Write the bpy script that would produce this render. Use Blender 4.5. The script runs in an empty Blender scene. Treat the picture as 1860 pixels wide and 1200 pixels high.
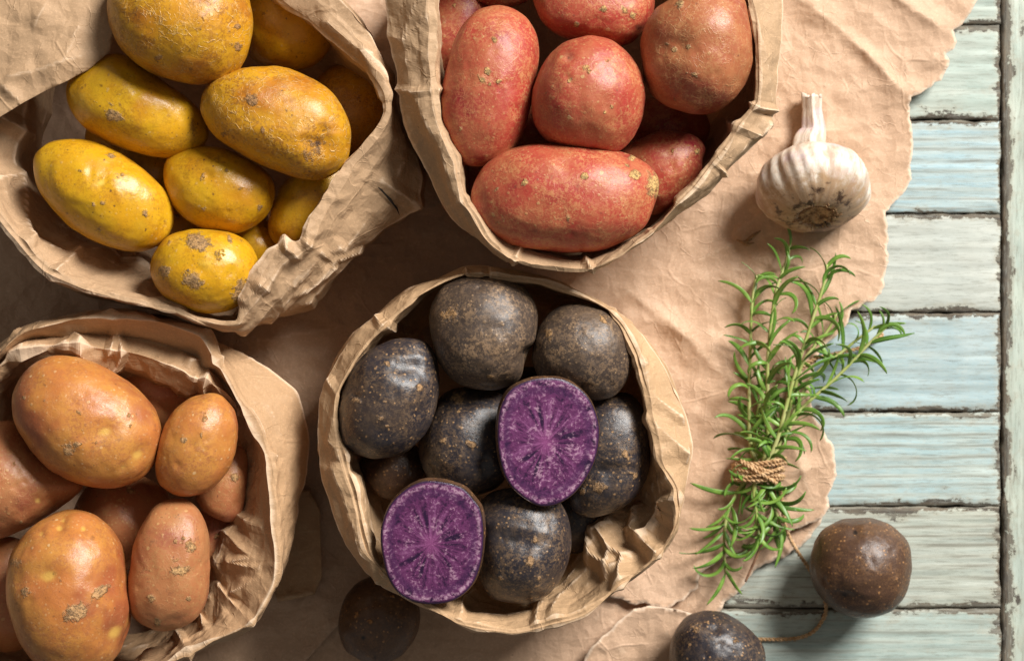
import bpy, bmesh, math, random
import numpy as np
from mathutils import Vector, Matrix
from mathutils.geometry import delaunay_2d_cdt

# ------------------------------------------------------------------ camera, world, lights, exposure
S = bpy.context.scene
COL = S.collection
H = 100.0                       # camera height over the table, cm
PX = 1860 / 52.0                # photograph pixels per cm on the table
cam_d = bpy.data.cameras.new('camera')
cam = bpy.data.objects.new('camera', cam_d)
COL.objects.link(cam)
cam.location = (0, 0, H * .01)
cam_d.sensor_width = 36
cam_d.lens = 36 * H / 52.0
cam_d.clip_start = .05
cam_d.clip_end = 20
cam_d.dof.use_dof = True
cam_d.dof.focus_distance = (H - 11.5) * .01
cam_d.dof.aperture_fstop = 12.0
S.camera = cam

W = bpy.data.worlds.new('World')
S.world = W
W.use_nodes = True
W.node_tree.nodes['Background'].inputs['Color'].default_value = (1.0, .95, .88, 1)
W.node_tree.nodes['Background'].inputs['Strength'].default_value = .16


def area_light(name, loc, target, size, power, color):
    d = bpy.data.lights.new(name, 'AREA')
    d.shape = 'RECTANGLE'
    d.size, d.size_y = size
    d.energy = power
    d.color = color
    o = bpy.data.objects.new(name, d)
    COL.objects.link(o)
    o.location = loc
    o.rotation_euler = (Vector(target) - Vector(loc)).to_track_quat('-Z', 'Y').to_euler()
    return o


area_light('softbox', (1.50, 1.62, 1.85), (.02, 0, .03), (1.0, 1.0), 170.0, (1.0, .972, .93))
S.view_settings.view_transform = 'Standard'
S.view_settings.look = 'None'
S.view_settings.exposure = 0.0
S.view_settings.gamma = 1.0
S.cycles.use_denoising = True
S.cycles.denoising_prefilter = 'NONE'
S.cycles.max_bounces = 6
S.cycles.sample_clamp_indirect = 3.0

rnd = random.Random(7)
nr = np.random.default_rng(11)

# ------------------------------------------------------------------ numeric helpers (cm everywhere, metres only in the meshes)


def P(px, py, z=0.0):
    k = (H - z) / H / PX
    return np.array([(px - 930) * k, (600 - py) * k, z])


def PA(pts, z):
    """Photograph outline -> world cm at height z (a scalar, or the third number of a point)."""
    return np.array([P(p[0], p[1], p[2] if len(p) > 2 else z) for p in pts])


def h3(i, j, k, seed):
    n = (i.astype(np.int64) * 374761393 + j.astype(np.int64) * 668265263 + k.astype(np.int64) * 2147483647 + seed * 974634777) & 0xffffffff
    n = ((n ^ (n >> 13)) * 1274126177) & 0xffffffff
    n = ((n ^ (n >> 16)) * 2246822519) & 0xffffffff
    return ((n ^ (n >> 15)) & 0xffffff) / float(0xffffff)


def vnoise(p, seed=0):
    i = np.floor(p).astype(np.int64)
    f = p - i
    u = f * f * f * (f * (f * 6 - 15) + 10)
    r = 0
    for a in (0, 1):
        for b in (0, 1):
            for c in (0, 1):
                w = (u[:, 0] if a else 1 - u[:, 0]) * (u[:, 1] if b else 1 - u[:, 1]) * (u[:, 2] if c else 1 - u[:, 2])
                r = r + w * h3(i[:, 0] + a, i[:, 1] + b, i[:, 2] + c, seed)
    return r * 2 - 1


def fbm(p, seed=0, octaves=3):
    r, a = 0, 1.0
    for o in range(octaves):
        r = r + a * vnoise(p * 2.0 ** o + 17.3 * o, seed + o)
        a *= .5
    return r


def facet(u, v, seed):
    """Piecewise-linear noise on a warped, split lattice: the flat facets and sharp creases of crumpled paper."""
    q = np.stack([u * .6, v * .6, np.zeros_like(u)], 1)
    u = u + .45 * vnoise(q, seed + 50)
    v = v + .45 * vnoise(q + 9.1, seed + 51)
    i, j = np.floor(u).astype(np.int64), np.floor(v).astype(np.int64)
    fu, fv = u - i, v - j
    z = np.zeros_like(i)
    a, b = h3(i, j, z, seed), h3(i + 1, j, z, seed)
    c, d = h3(i, j + 1, z, seed), h3(i + 1, j + 1, z, seed)
    t1 = np.where(fu + fv < 1, a + (b - a) * fu + (c - a) * fv, d + (c - d) * (1 - fu) + (b - d) * (1 - fv))
    t2 = np.where(fu > fv, a + (b - a) * fu + (d - b) * fv, a + (d - c) * fu + (c - a) * fv)
    return np.where(h3(i, j, z + 5, seed) > .5, t1, t2) * 2 - 1


def crumple(u, v, seed, sizes=(3.2, 1.5, .7), amps=(1.0, .52, .25)):
    r = 0
    for k, (s, a) in enumerate(zip(sizes, amps)):
        t = .5 + 1.1 * k + seed
        x, y = (u * math.cos(t) - v * math.sin(t)) / s, (u * math.sin(t) + v * math.cos(t)) / s
        f = facet(x, y, seed * 7 + k)
        g = facet(x * .8 + 31.0, y * .8 - 17.0, seed * 7 + k + 90)
        r = r + a * (.55 * f + 1.0 * (.45 - np.abs(g)))
    return r


def sm(x, a, b):
    t = np.clip((x - a) / (b - a), 0, 1)
    return t * t * (3 - 2 * t)


def spline_closed(pts, n):
    """Closed Catmull-Rom through pts, n samples."""
    pts = np.asarray(pts, float)
    m = len(pts)
    t = np.arange(n) * m / n
    i = t.astype(int)
    f = (t - i)[:, None]
    p0, p1, p2, p3 = pts[(i - 1) % m], pts[i % m], pts[(i + 1) % m], pts[(i + 2) % m]
    return .5 * (2 * p1 + (p2 - p0) * f + (2 * p0 - 5 * p1 + 4 * p2 - p3) * f ** 2 + (3 * p1 - p0 - 3 * p2 + p3) * f ** 3)


def spline_open(pts, per):
    pts = np.asarray(pts, float)
    e = np.vstack([2 * pts[0] - pts[1], pts, 2 * pts[-1] - pts[-2]])
    out = []
    for k in range(len(pts) - 1):
        p0, p1, p2, p3 = e[k:k + 4]
        for f in np.arange(per) / per:
            out.append(.5 * (2 * p1 + (p2 - p0) * f + (2 * p0 - 5 * p1 + 4 * p2 - p3) * f ** 2 + (3 * p1 - p0 - 3 * p2 + p3) * f ** 3))
    out.append(pts[-1])
    return np.array(out)


# ------------------------------------------------------------------ object helpers


def mesh_obj(name, verts, faces, mat, parent=None, origin=(0, 0, 0), smooth=True, attrs=None):
    o_ = np.asarray(origin, float)
    v = (np.asarray(verts, float) - o_) * .01
    me = bpy.data.meshes.new(name)
    me.from_pydata(v.tolist(), [], faces.tolist() if isinstance(faces, np.ndarray) else faces)
    me.update()
    if smooth:
        me.polygons.foreach_set('use_smooth', np.ones(len(me.polygons), bool))
    for k, a in (attrs or {}).items():
        a = np.asarray(a, np.float32)
        if a.ndim == 1:
            me.attributes.new(k, 'FLOAT', 'POINT').data.foreach_set('value', a)
        else:
            me.attributes.new(k, 'FLOAT_VECTOR', 'POINT').data.foreach_set('vector', a.ravel())
    me.materials.append(mat)
    ob = bpy.data.objects.new(name, me)
    COL.objects.link(ob)
    ob.location = Vector((o_ * .01).tolist())
    if parent is not None:
        ob.parent = parent
        ob.location = ob.location - parent.location
    return ob


def rub_highlights(verts, faces):
    """How sharply convex the paper is at each vertex: where folds wear pale and edge highlights are coloured in."""
    v = np.asarray(verts, float)
    f = [tuple(q) for q in (faces.tolist() if isinstance(faces, np.ndarray) else faces)]
    e = np.array([(q[i], q[(i + 1) % len(q)]) for q in f for i in range(len(q))])
    acc, cnt, nr_ = np.zeros_like(v), np.zeros(len(v)), np.zeros_like(v)
    for a, b in ((0, 1), (1, 0)):
        np.add.at(acc, e[:, a], v[e[:, b]])
        np.add.at(cnt, e[:, a], 1)
    t = np.array([q[:3] for q in f])
    n = np.cross(v[t[:, 1]] - v[t[:, 0]], v[t[:, 2]] - v[t[:, 0]])
    for k in range(3):
        np.add.at(nr_, t[:, k], n)
    nr_ /= np.linalg.norm(nr_, axis=1)[:, None] + 1e-12
    lap = ((v - acc / np.maximum(cnt, 1)[:, None]) * nr_).sum(1)
    lap = np.where(cnt > 6, lap, 0)
    return np.clip(lap / (np.quantile(lap, .985) + 1e-9), 0, 1)


def tag(o, label=None, cat=None, group=None, kind=None):
    for k, v in (('label', label), ('category', cat), ('group', group), ('kind', kind)):
        if v:
            o[k] = v
    return o


def empty(name, loc, label, cat, group=None, kind=None):
    o = bpy.data.objects.new(name, None)
    COL.objects.link(o)
    o.location = Vector((np.asarray(loc, float) * .01).tolist())
    o.empty_display_size = .02
    return tag(o, label, cat, group, kind)


def grid_faces(n, m, wrap):
    """n columns (around), m rows; vertex index row*n+col."""
    c = np.arange(n if wrap else n - 1)
    r = np.arange(m - 1)
    C, R = np.meshgrid(c, r)
    C, R = C.ravel(), R.ravel()
    D = (C + 1) % n
    return np.stack([R * n + C, R * n + D, (R + 1) * n + D, (R + 1) * n + C], 1)


def tube(path, rad, sides=6, taper=None):
    path = np.asarray(path, float)
    n = len(path)
    t = np.gradient(path, axis=0)
    t /= np.linalg.norm(t, axis=1)[:, None] + 1e-9
    nrm = np.zeros_like(path)
    a = np.array([0, 0, 1.0]) if abs(t[0][2]) < .9 else np.array([1.0, 0, 0])
    for i in range(n):
        a = a - t[i] * a.dot(t[i])
        a /= np.linalg.norm(a) + 1e-9
        nrm[i] = a
    b = np.cross(t, nrm)
    ang = np.arange(sides) * 2 * math.pi / sides
    rr = np.full(n, rad) if taper is None else rad * np.asarray(taper)
    v = path[:, None, :] + rr[:, None, None] * (np.cos(ang)[None, :, None] * nrm[:, None, :] + np.sin(ang)[None, :, None] * b[:, None, :])
    f = grid_faces(sides, n, True).tolist()
    f.append(list(range(sides))[::-1])
    f.append([(n - 1) * sides + k for k in range(sides)])
    return v.reshape(-1, 3), f, nrm, b


def join(parts):
    V, F, o = [], [], 0
    for v, f in parts:
        V.append(v)
        F += [[i + o for i in q] for q in f]
        o += len(v)
    return np.vstack(V), F


# ------------------------------------------------------------------ material helpers


class N:
    def __init__(s, name):
        s.m = bpy.data.materials.new(name)
        s.m.use_nodes = True
        s.t = s.m.node_tree
        s.bsdf = s.t.nodes['Principled BSDF']
        s.out = s.t.nodes['Material Output']

    def new(s, typ, ins=None, **kw):
        n = s.t.nodes.new(typ)
        for k, v in kw.items():
            setattr(n, k, v)
        for k, v in (ins or {}).items():
            s.put(n.inputs[k], v)
        return n

    def put(s, sock, v):
        if isinstance(v, bpy.types.NodeSocket):
            s.t.links.new(v, sock)
        elif isinstance(v, (tuple, list)) and sock.type == 'RGBA' and len(v) == 3:
            sock.default_value = (*v, 1)
        else:
            sock.default_value = v

    def coord(s, scale=100.0, seeded=True):
        c = s.new('ShaderNodeTexCoord').outputs['Object']
        v = s.new('ShaderNodeVectorMath', {0: c, 3: scale}, operation='SCALE').outputs[0]
        if seeded:
            r = s.new('ShaderNodeObjectInfo').outputs['Random']
            k = s.new('ShaderNodeVectorMath', {0: (37.0, 91.0, 53.0), 3: r}, operation='SCALE').outputs[0]
            v = s.new('ShaderNodeVectorMath', {0: v, 1: k}, operation='ADD').outputs[0]
        return v

    def stretch(s, v, sc):
        return s.new('ShaderNodeVectorMath', {0: v, 1: sc}, operation='MULTIPLY').outputs[0]

    def add(s, v, w):
        return s.new('ShaderNodeVectorMath', {0: v, 1: w}, operation='ADD').outputs[0]

    def noise(s, v, scale, detail=3.0, rough=.55, color=False, dist=0.0):
        n = s.new('ShaderNodeTexNoise', {'Vector': v, 'Scale': scale, 'Detail': detail, 'Roughness': rough, 'Distortion': dist})
        return n.outputs['Color' if color else 'Fac']

    def vor(s, v, scale, feature='F1', metric='EUCLIDEAN', rand=1.0, out='Distance'):
        n = s.new('ShaderNodeTexVoronoi', feature=feature)
        if feature not in ('DISTANCE_TO_EDGE', 'N_SPHERE_RADIUS'):
            n.distance = metric
        s.put(n.inputs['Vector'], v)
        s.put(n.inputs['Scale'], scale)
        s.put(n.inputs['Randomness'], rand)
        return n.outputs[out]

    def ramp(s, f, a, b, lo=0.0, hi=1.0):
        return s.new('ShaderNodeMapRange', {0: f, 1: a, 2: b, 3: lo, 4: hi}, interpolation_type='SMOOTHSTEP').outputs[0]

    def math(s, op, a, b=0.0, c=None):
        n = s.new('ShaderNodeMath', {0: a, 1: b}, operation=op)
        if c is not None:
            s.put(n.inputs[2], c)
        return n.outputs[0]

    def mix(s, f, a, b, blend='MIX'):
        n = s.new('ShaderNodeMix', data_type='RGBA', blend_type=blend)
        s.put(n.inputs[0], f)
        s.put(n.inputs[6], a)
        s.put(n.inputs[7], b)
        return n.outputs[2]

    def warp(s, v, scale, amount):
        n = s.noise(v, scale, 2.0, .5, True)
        n = s.new('ShaderNodeVectorMath', {0: n, 1: (.5, .5, .5)}, operation='SUBTRACT').outputs[0]
        n = s.new('ShaderNodeVectorMath', {0: n, 3: amount}, operation='SCALE').outputs[0]
        return s.add(v, n)

    def attr(s, name, out='Fac'):
        return s.new('ShaderNodeAttribute', attribute_name=name).outputs[out]

    def bump(s, h, dist_cm, strength=1.0, prev=None):
        n = s.new('ShaderNodeBump', {'Height': h, 'Distance': dist_cm * .01, 'Strength': strength})
        if prev is not None:
            s.put(n.inputs['Normal'], prev)
        return n.outputs['Normal']

    def done(s, color, rough, normal=None, spec=.5, **extra):
        s.put(s.bsdf.inputs['Base Color'], color)
        s.put(s.bsdf.inputs['Roughness'], rough)
        s.put(s.bsdf.inputs['Specular IOR Level'], spec)
        if normal is not None:
            s.put(s.bsdf.inputs['Normal'], normal)
        for k, v in extra.items():
            s.put(s.bsdf.inputs[k], v)
        return s.m


def kraft(name, base, dark, crease=1.0, seed=0.0, translucent=.14):
    n = N(name)
    v = n.coord(seeded=False)
    v = n.add(v, (seed, seed * .7, seed * .3))
    big = n.noise(v, .22, 4)
    fib = n.noise(n.stretch(v, (1.0, 2.0, 1.0)), 6.0, 4, .8)
    spk = n.noise(v, 10.0, 3, .75)
    c = n.mix(n.ramp(big, .3, .72), dark, base)
    c = n.mix(n.math('MULTIPLY', n.ramp(fib, .45, .68), .42), c, tuple(x * .72 for x in base))
    c = n.mix(n.math('MULTIPLY', n.ramp(spk, .52, .68), .5), c, tuple(min(1, x * 1.32) for x in base))
    # rubbed crease lines: paler where the paper was folded sharply
    w = n.warp(v, .5, .7)
    e1 = n.vor(w, .36, 'DISTANCE_TO_EDGE')
    e2 = n.vor(n.warp(n.add(v, (5.2, 1.3, 8.1)), .8, 1.0), .85, 'DISTANCE_TO_EDGE')
    part = n.ramp(n.noise(v, .5, 2), .45, .62)
    l1 = n.math('MULTIPLY', n.ramp(e1, .035, .0), part)
    l2 = n.math('MULTIPLY', n.ramp(e2, .03, .0), n.ramp(n.noise(n.add(v, (3, 9, 2)), .6, 2), .5, .66))
    c = n.mix(n.math('MULTIPLY', n.math('MAXIMUM', l1, l2), .14), c, tuple(min(1, x * 1.35) for x in base))
    # rare dark flecks of bark in the pulp
    fl = n.vor(v, .9, 'F1')
    c = n.mix(n.math('MULTIPLY', n.ramp(fl, .06, .03), .5), c, tuple(x * .3 for x in base))
    c = n.mix(n.math('MULTIPLY', n.ramp(n.math('ADD', n.attr('torn'), n.math('MULTIPLY', n.math('SUBTRACT', spk, .5), .8)), .2, .8), .7), c, (.78, .62, .47))
    rb = n.math('MULTIPLY', n.ramp(n.math('ADD', n.attr('rub_highlight'), n.math('MULTIPLY', n.math('SUBTRACT', fib, .5), .9)), .30, .95), .75)
    c = n.mix(rb, c, (.80, .60, .42))  # pale worn folds, with whitish edge highlights put into the colour
    f1 = n.vor(w, .42, 'F1', 'CHEBYCHEV')
    f2 = n.vor(n.warp(n.add(v, (2.2, 7.3, 1.1)), .9, .9), 1.1, 'F1', 'MANHATTAN')
    b = n.bump(f1, .28, .55 * crease)
    b = n.bump(f2, .10, .6 * crease, b)
    b = n.bump(n.math('ADD', l1, l2), .03, .6 * crease, b)
    b = n.bump(n.noise(v, 2.6, 5, .7), .03, .55, b)
    b = n.bump(fib, .010, .7, b)
    n.done(c, .62, b, .28)
    tr = n.new('ShaderNodeBsdfTranslucent', {'Color': tuple(min(1, x * y) for x, y in zip(base, (1.25, .9, .6))), 'Normal': b}).outputs[0]
    mx = n.new('ShaderNodeMixShader', {0: translucent, 1: n.bsdf.outputs[0], 2: tr}).outputs[0]
    n.t.links.new(mx, n.out.inputs['Surface'])
    return n.m


def potato_mat(name, a, b, c, net=0.0, netcol=(.6, .42, .2), lent=.5, lentcol=(.5, .35, .16), lent_size=.09, dirt=.4,
               dirtcol=(.09, .05, .025), grain=.5, graincol=None, rough=.42, pale=(.75, .55, .12), scab=(.28, .16, .07), spec=.5, bumpk=1.0, pepper=.35):
    """a, b: main skin tones; c: tone of broad patches; net: flaking netted skin; lent: corky dots; grain: fine russet."""
    n = N(name)
    v = n.coord()
    col = n.mix(n.ramp(n.noise(v, .55, 4, .6), .34, .66), a, b)
    col = n.mix(n.ramp(n.noise(n.add(v, (11, 3, 7)), .38, 3), .5, .72), col, c)
    fine = n.noise(v, 7.0, 5, .82)
    mid = n.noise(n.add(v, (4, 8, 1)), 2.6, 5, .72)
    gc = graincol or tuple(x * .6 for x in a)
    patch = n.ramp(n.noise(n.add(v, (2, 5, 9)), .7, 3), .34, .66, .25, 1.0)
    gm = n.math('MULTIPLY', n.math('MULTIPLY', n.ramp(n.math('ADD', n.math('MULTIPLY', fine, .65), n.math('MULTIPLY', mid, .35)), .48, .545), patch), grain)
    col = n.mix(gm, col, gc)
    # corky dots
    vd = n.vor(n.warp(v, 2.0, .25), 1.15, 'F1')
    sz = n.vor(n.warp(v, 2.0, .25), 1.15, 'F1', out='Color')
    r = n.math('MULTIPLY', n.ramp(sz, .2, 1.0, .25, 1.0), lent_size * 1.55)
    dots = n.math('MULTIPLY', n.math('LESS_THAN', n.math('ADD', vd, n.math('MULTIPLY', n.math('SUBTRACT', n.noise(v, 9.0, 2), .5), .12)), r), lent)
    vd2 = n.vor(n.add(v, (3.3, 1.2, 8.8)), 2.3, 'F1')
    dots2 = n.math('MULTIPLY', n.ramp(vd2, .20, .12), n.math('MULTIPLY', n.ramp(n.noise(v, .9, 2), .5, .62), lent))
    dd = n.math('MAXIMUM', dots, n.math('MULTIPLY', dots2, .7))
    col = n.mix(dd, col, lentcol)
    pv_ = n.warp(n.add(v, (4.4, 6.1, 2.9)), 3.0, .15)
    pk = n.math('MULTIPLY', n.ramp(n.vor(pv_, 4.6), .30, .17), n.ramp(n.vor(pv_, 4.6, out='Color'), .42, .5))
    pk = n.math('MULTIPLY', n.math('MULTIPLY', pk, n.ramp(n.noise(n.add(v, (8, 1, 1)), 1.1, 3), .40, .6, .25, 1.0)), pepper)
    col = n.mix(pk, col, lentcol)
    dd = n.math('MAXIMUM', dd, n.math('MULTIPLY', pk, .6))
    po_ = n.add(v, (9.4, 2.1, 5.9))
    pore = n.math('MULTIPLY', n.math('MULTIPLY', n.ramp(n.vor(po_, 5.6), .26, .14), n.ramp(n.vor(po_, 5.6, out='Color'), .5, .6)), n.ramp(n.noise(n.add(v, (1, 3, 8)), .9, 3), .42, .62, .1, .8))
    col = n.mix(n.math('MULTIPLY', pore, min(1, dirt * 1.1)), col, dirtcol)
    # netted, flaking skin
    h_net = None
    if net > 0:
        w1 = n.warp(n.warp(v, 1.1, .9), 4.0, .22)
        e = n.vor(w1, 2.1, 'DISTANCE_TO_EDGE')
        e2 = n.vor(n.warp(n.add(v, (8, 2, 4)), 3.0, .35), 3.9, 'DISTANCE_TO_EDGE')
        gate = n.ramp(n.noise(n.add(v, (6, 1, 3)), .8, 3), .36, .58)
        gate2 = n.ramp(n.noise(n.add(v, (1, 7, 5)), 2.2, 2), .42, .6)
        ln = n.math('MULTIPLY', n.math('MULTIPLY', n.ramp(e, .058, .012), gate), gate2)
        ln2 = n.math('MULTIPLY', n.math('MULTIPLY', n.ramp(e2, .07, .018), n.ramp(n.noise(n.add(v, (9, 9, 2)), 1.6, 2), .5, .64)), .7)
        h_net = n.math('MAXIMUM', ln, ln2)
        col = n.mix(n.math('MULTIPLY', h_net, net), col, netcol)
    # soil and dark specks
    dm = n.ramp(n.math('ADD', n.math('MULTIPLY', n.noise(n.add(v, (5, 5, 1)), 1.0, 5, .7), .75), n.math('MULTIPLY', fine, .25)), .575, .68)
    col = n.mix(n.math('MULTIPLY', dm, dirt), col, dirtcol)
    sp = n.vor(n.warp(v, 5.0, .2), 2.3, 'F1')
    spm = n.math('MULTIPLY', n.ramp(sp, .15, .09), n.ramp(n.noise(n.add(v, (7, 7, 7)), .8, 2), .5, .6))
    col = n.mix(n.math('MULTIPLY', spm, min(1, dirt * 1.3)), col, dirtcol)
    # marks placed on single potatoes: pale sprouting eyes, dark pits, scabs
    rag = n.math('MULTIPLY', n.math('SUBTRACT', n.noise(v, 3.2, 5, .7), .5), 1.5)
    ep = n.attr('pale_eye')
    col = n.mix(n.ramp(n.math('ADD', ep, n.math('MULTIPLY', rag, .5)), .25, 1.15), col, pale)
    es = n.ramp(n.math('ADD', n.attr('scab'), rag), .45, .7)
    sc = n.mix(n.ramp(n.noise(v, 7.0, 4, .7), .38, .62), tuple(x * .5 for x in scab), tuple(min(1, x * 1.45) for x in scab))
    col = n.mix(es, col, sc)
    ed = n.attr('dark_eye')
    col = n.mix(n.ramp(n.math('ADD', ed, n.math('MULTIPLY', rag, .5)), .5, 1.0), col, tuple(x * .6 for x in dirtcol))
    bm = n.bump(n.noise(v, 1.6, 3, .5), .05, .35 * bumpk)
    bm = n.bump(mid, .035, .5 * bumpk, bm)
    bm = n.bump(fine, .016, .6 * bumpk, bm)
    bm = n.bump(dd, .02, .7, bm)
    if h_net is not None:
        bm = n.bump(h_net, .022, min(1.0, net * 1.3), bm)
    bm = n.bump(n.math('MULTIPLY', es, n.noise(v, 9.0, 4, .7)), .09, .9, bm)
    ro = n.math('ADD', n.math('MULTIPLY', mid, .22), rough - .11)
    ro = n.math('ADD', ro, n.math('MULTIPLY', n.math('MAXIMUM', dm, es), .2))
    n.done(col, ro, bm, spec)
    return n.m


# ------------------------------------------------------------------ materials
K_LIT = (.50, .315, .175)
M_SHEET = kraft('wrapping_kraft', (.60, .405, .272), (.53, .345, .22), 1.0, 2.0, .06)
M_BAG = [kraft('bag_kraft_%d' % k, b, tuple(x * .86 for x in b), 1.0, 10.0 * k + 3, .06)
         for k, b in enumerate([(.51, .33, .19), (.51, .335, .195), (.53, .33, .18), (.56, .36, .20)])]

M_YEL = potato_mat('yellow_skin_smooth', (.62, .305, .008), (.60, .335, .012), (.50, .21, .008), net=.04, pepper=.3, lent=.6, lentcol=(.60, .38, .12),
                   lent_size=.075, dirt=.65, dirtcol=(.14, .06, .02), grain=.55, graincol=(.33, .135, .010), rough=.31, pale=(.8, .6, .12), scab=(.34, .19, .07))
M_YEL_NET = potato_mat('yellow_skin_netted', (.54, .235, .009), (.54, .275, .012), (.40, .135, .008), net=.62, netcol=(.62, .38, .13), lent=.3,
                       dirt=.6, dirtcol=(.13, .055, .02), grain=.8, graincol=(.26, .095, .012), rough=.38, scab=(.30, .15, .05))
M_RED = potato_mat('red_skin', (.38, .046, .030), (.41, .105, .048), (.24, .014, .020), net=.25, pepper=.6, netcol=(.60, .30, .14), lent=.85, lentcol=(.50, .29, .12),
                   lent_size=.085, dirt=.4, dirtcol=(.16, .06, .035), grain=.8, graincol=(.50, .21, .085), rough=.44, scab=(.46, .28, .10), pale=(.62, .33, .2))
M_RED_TAN = potato_mat('red_skin_russet', (.35, .10, .042), (.38, .13, .052), (.26, .042, .026), net=.4, pepper=.5, netcol=(.62, .36, .17), lent=.7, lentcol=(.44, .25, .10),
                       dirt=.4, dirtcol=(.14, .05, .03), grain=.7, graincol=(.46, .22, .09), rough=.40, scab=(.40, .24, .10))
M_ORA = potato_mat('orange_skin', (.54, .235, .050), (.48, .165, .042), (.34, .095, .034), net=.14, netcol=(.60, .36, .18), lent=.75, lentcol=(.66, .42, .2),
                   lent_size=.06, dirt=.45, dirtcol=(.16, .07, .03), grain=.7, graincol=(.36, .125, .045), rough=.36, pale=(.64, .36, .08), scab=(.40, .22, .09))
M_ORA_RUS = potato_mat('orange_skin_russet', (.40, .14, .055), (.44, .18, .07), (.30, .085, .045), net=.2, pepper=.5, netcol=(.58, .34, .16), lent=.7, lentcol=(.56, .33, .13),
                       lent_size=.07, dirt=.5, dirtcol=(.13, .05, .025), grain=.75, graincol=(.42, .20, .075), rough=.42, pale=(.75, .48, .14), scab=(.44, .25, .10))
M_PUR = potato_mat('purple_skin', (.021, .018, .024), (.030, .025, .028), (.065, .042, .03), pepper=.8, net=.0, lent=.9, lentcol=(.38, .22, .10),
                   lent_size=.075, dirt=.3, dirtcol=(.02, .014, .014), grain=.58, graincol=(.21, .13, .07), rough=.36, scab=(.30, .17, .075), spec=.6, bumpk=1.3)
M_PUR_RUS = potato_mat('purple_skin_russet', (.050, .036, .030), (.070, .048, .036), (.10, .065, .042), pepper=.8, net=.12, netcol=(.30, .19, .11), lent=.6, lentcol=(.32, .205, .11),
                       lent_size=.06, dirt=.6, dirtcol=(.03, .02, .02), grain=.82, graincol=(.27, .17, .095), rough=.44, scab=(.32, .18, .075), spec=.5, bumpk=1.2)
M_PUR_BRN = potato_mat('purple_skin_brown', (.065, .032, .019), (.08, .040, .022), (.11, .055, .026), pepper=.8, net=.0, netcol=(.26, .15, .08), lent=.9, lentcol=(.38, .19, .07),
                       lent_size=.055, dirt=.4, dirtcol=(.025, .014, .012), grain=.6, graincol=(.19, .095, .04), rough=.40, scab=(.32, .15, .05), spec=.55, bumpk=1.2)

# ------------------------------------------------------------------ tabletop of painted planks


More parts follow.
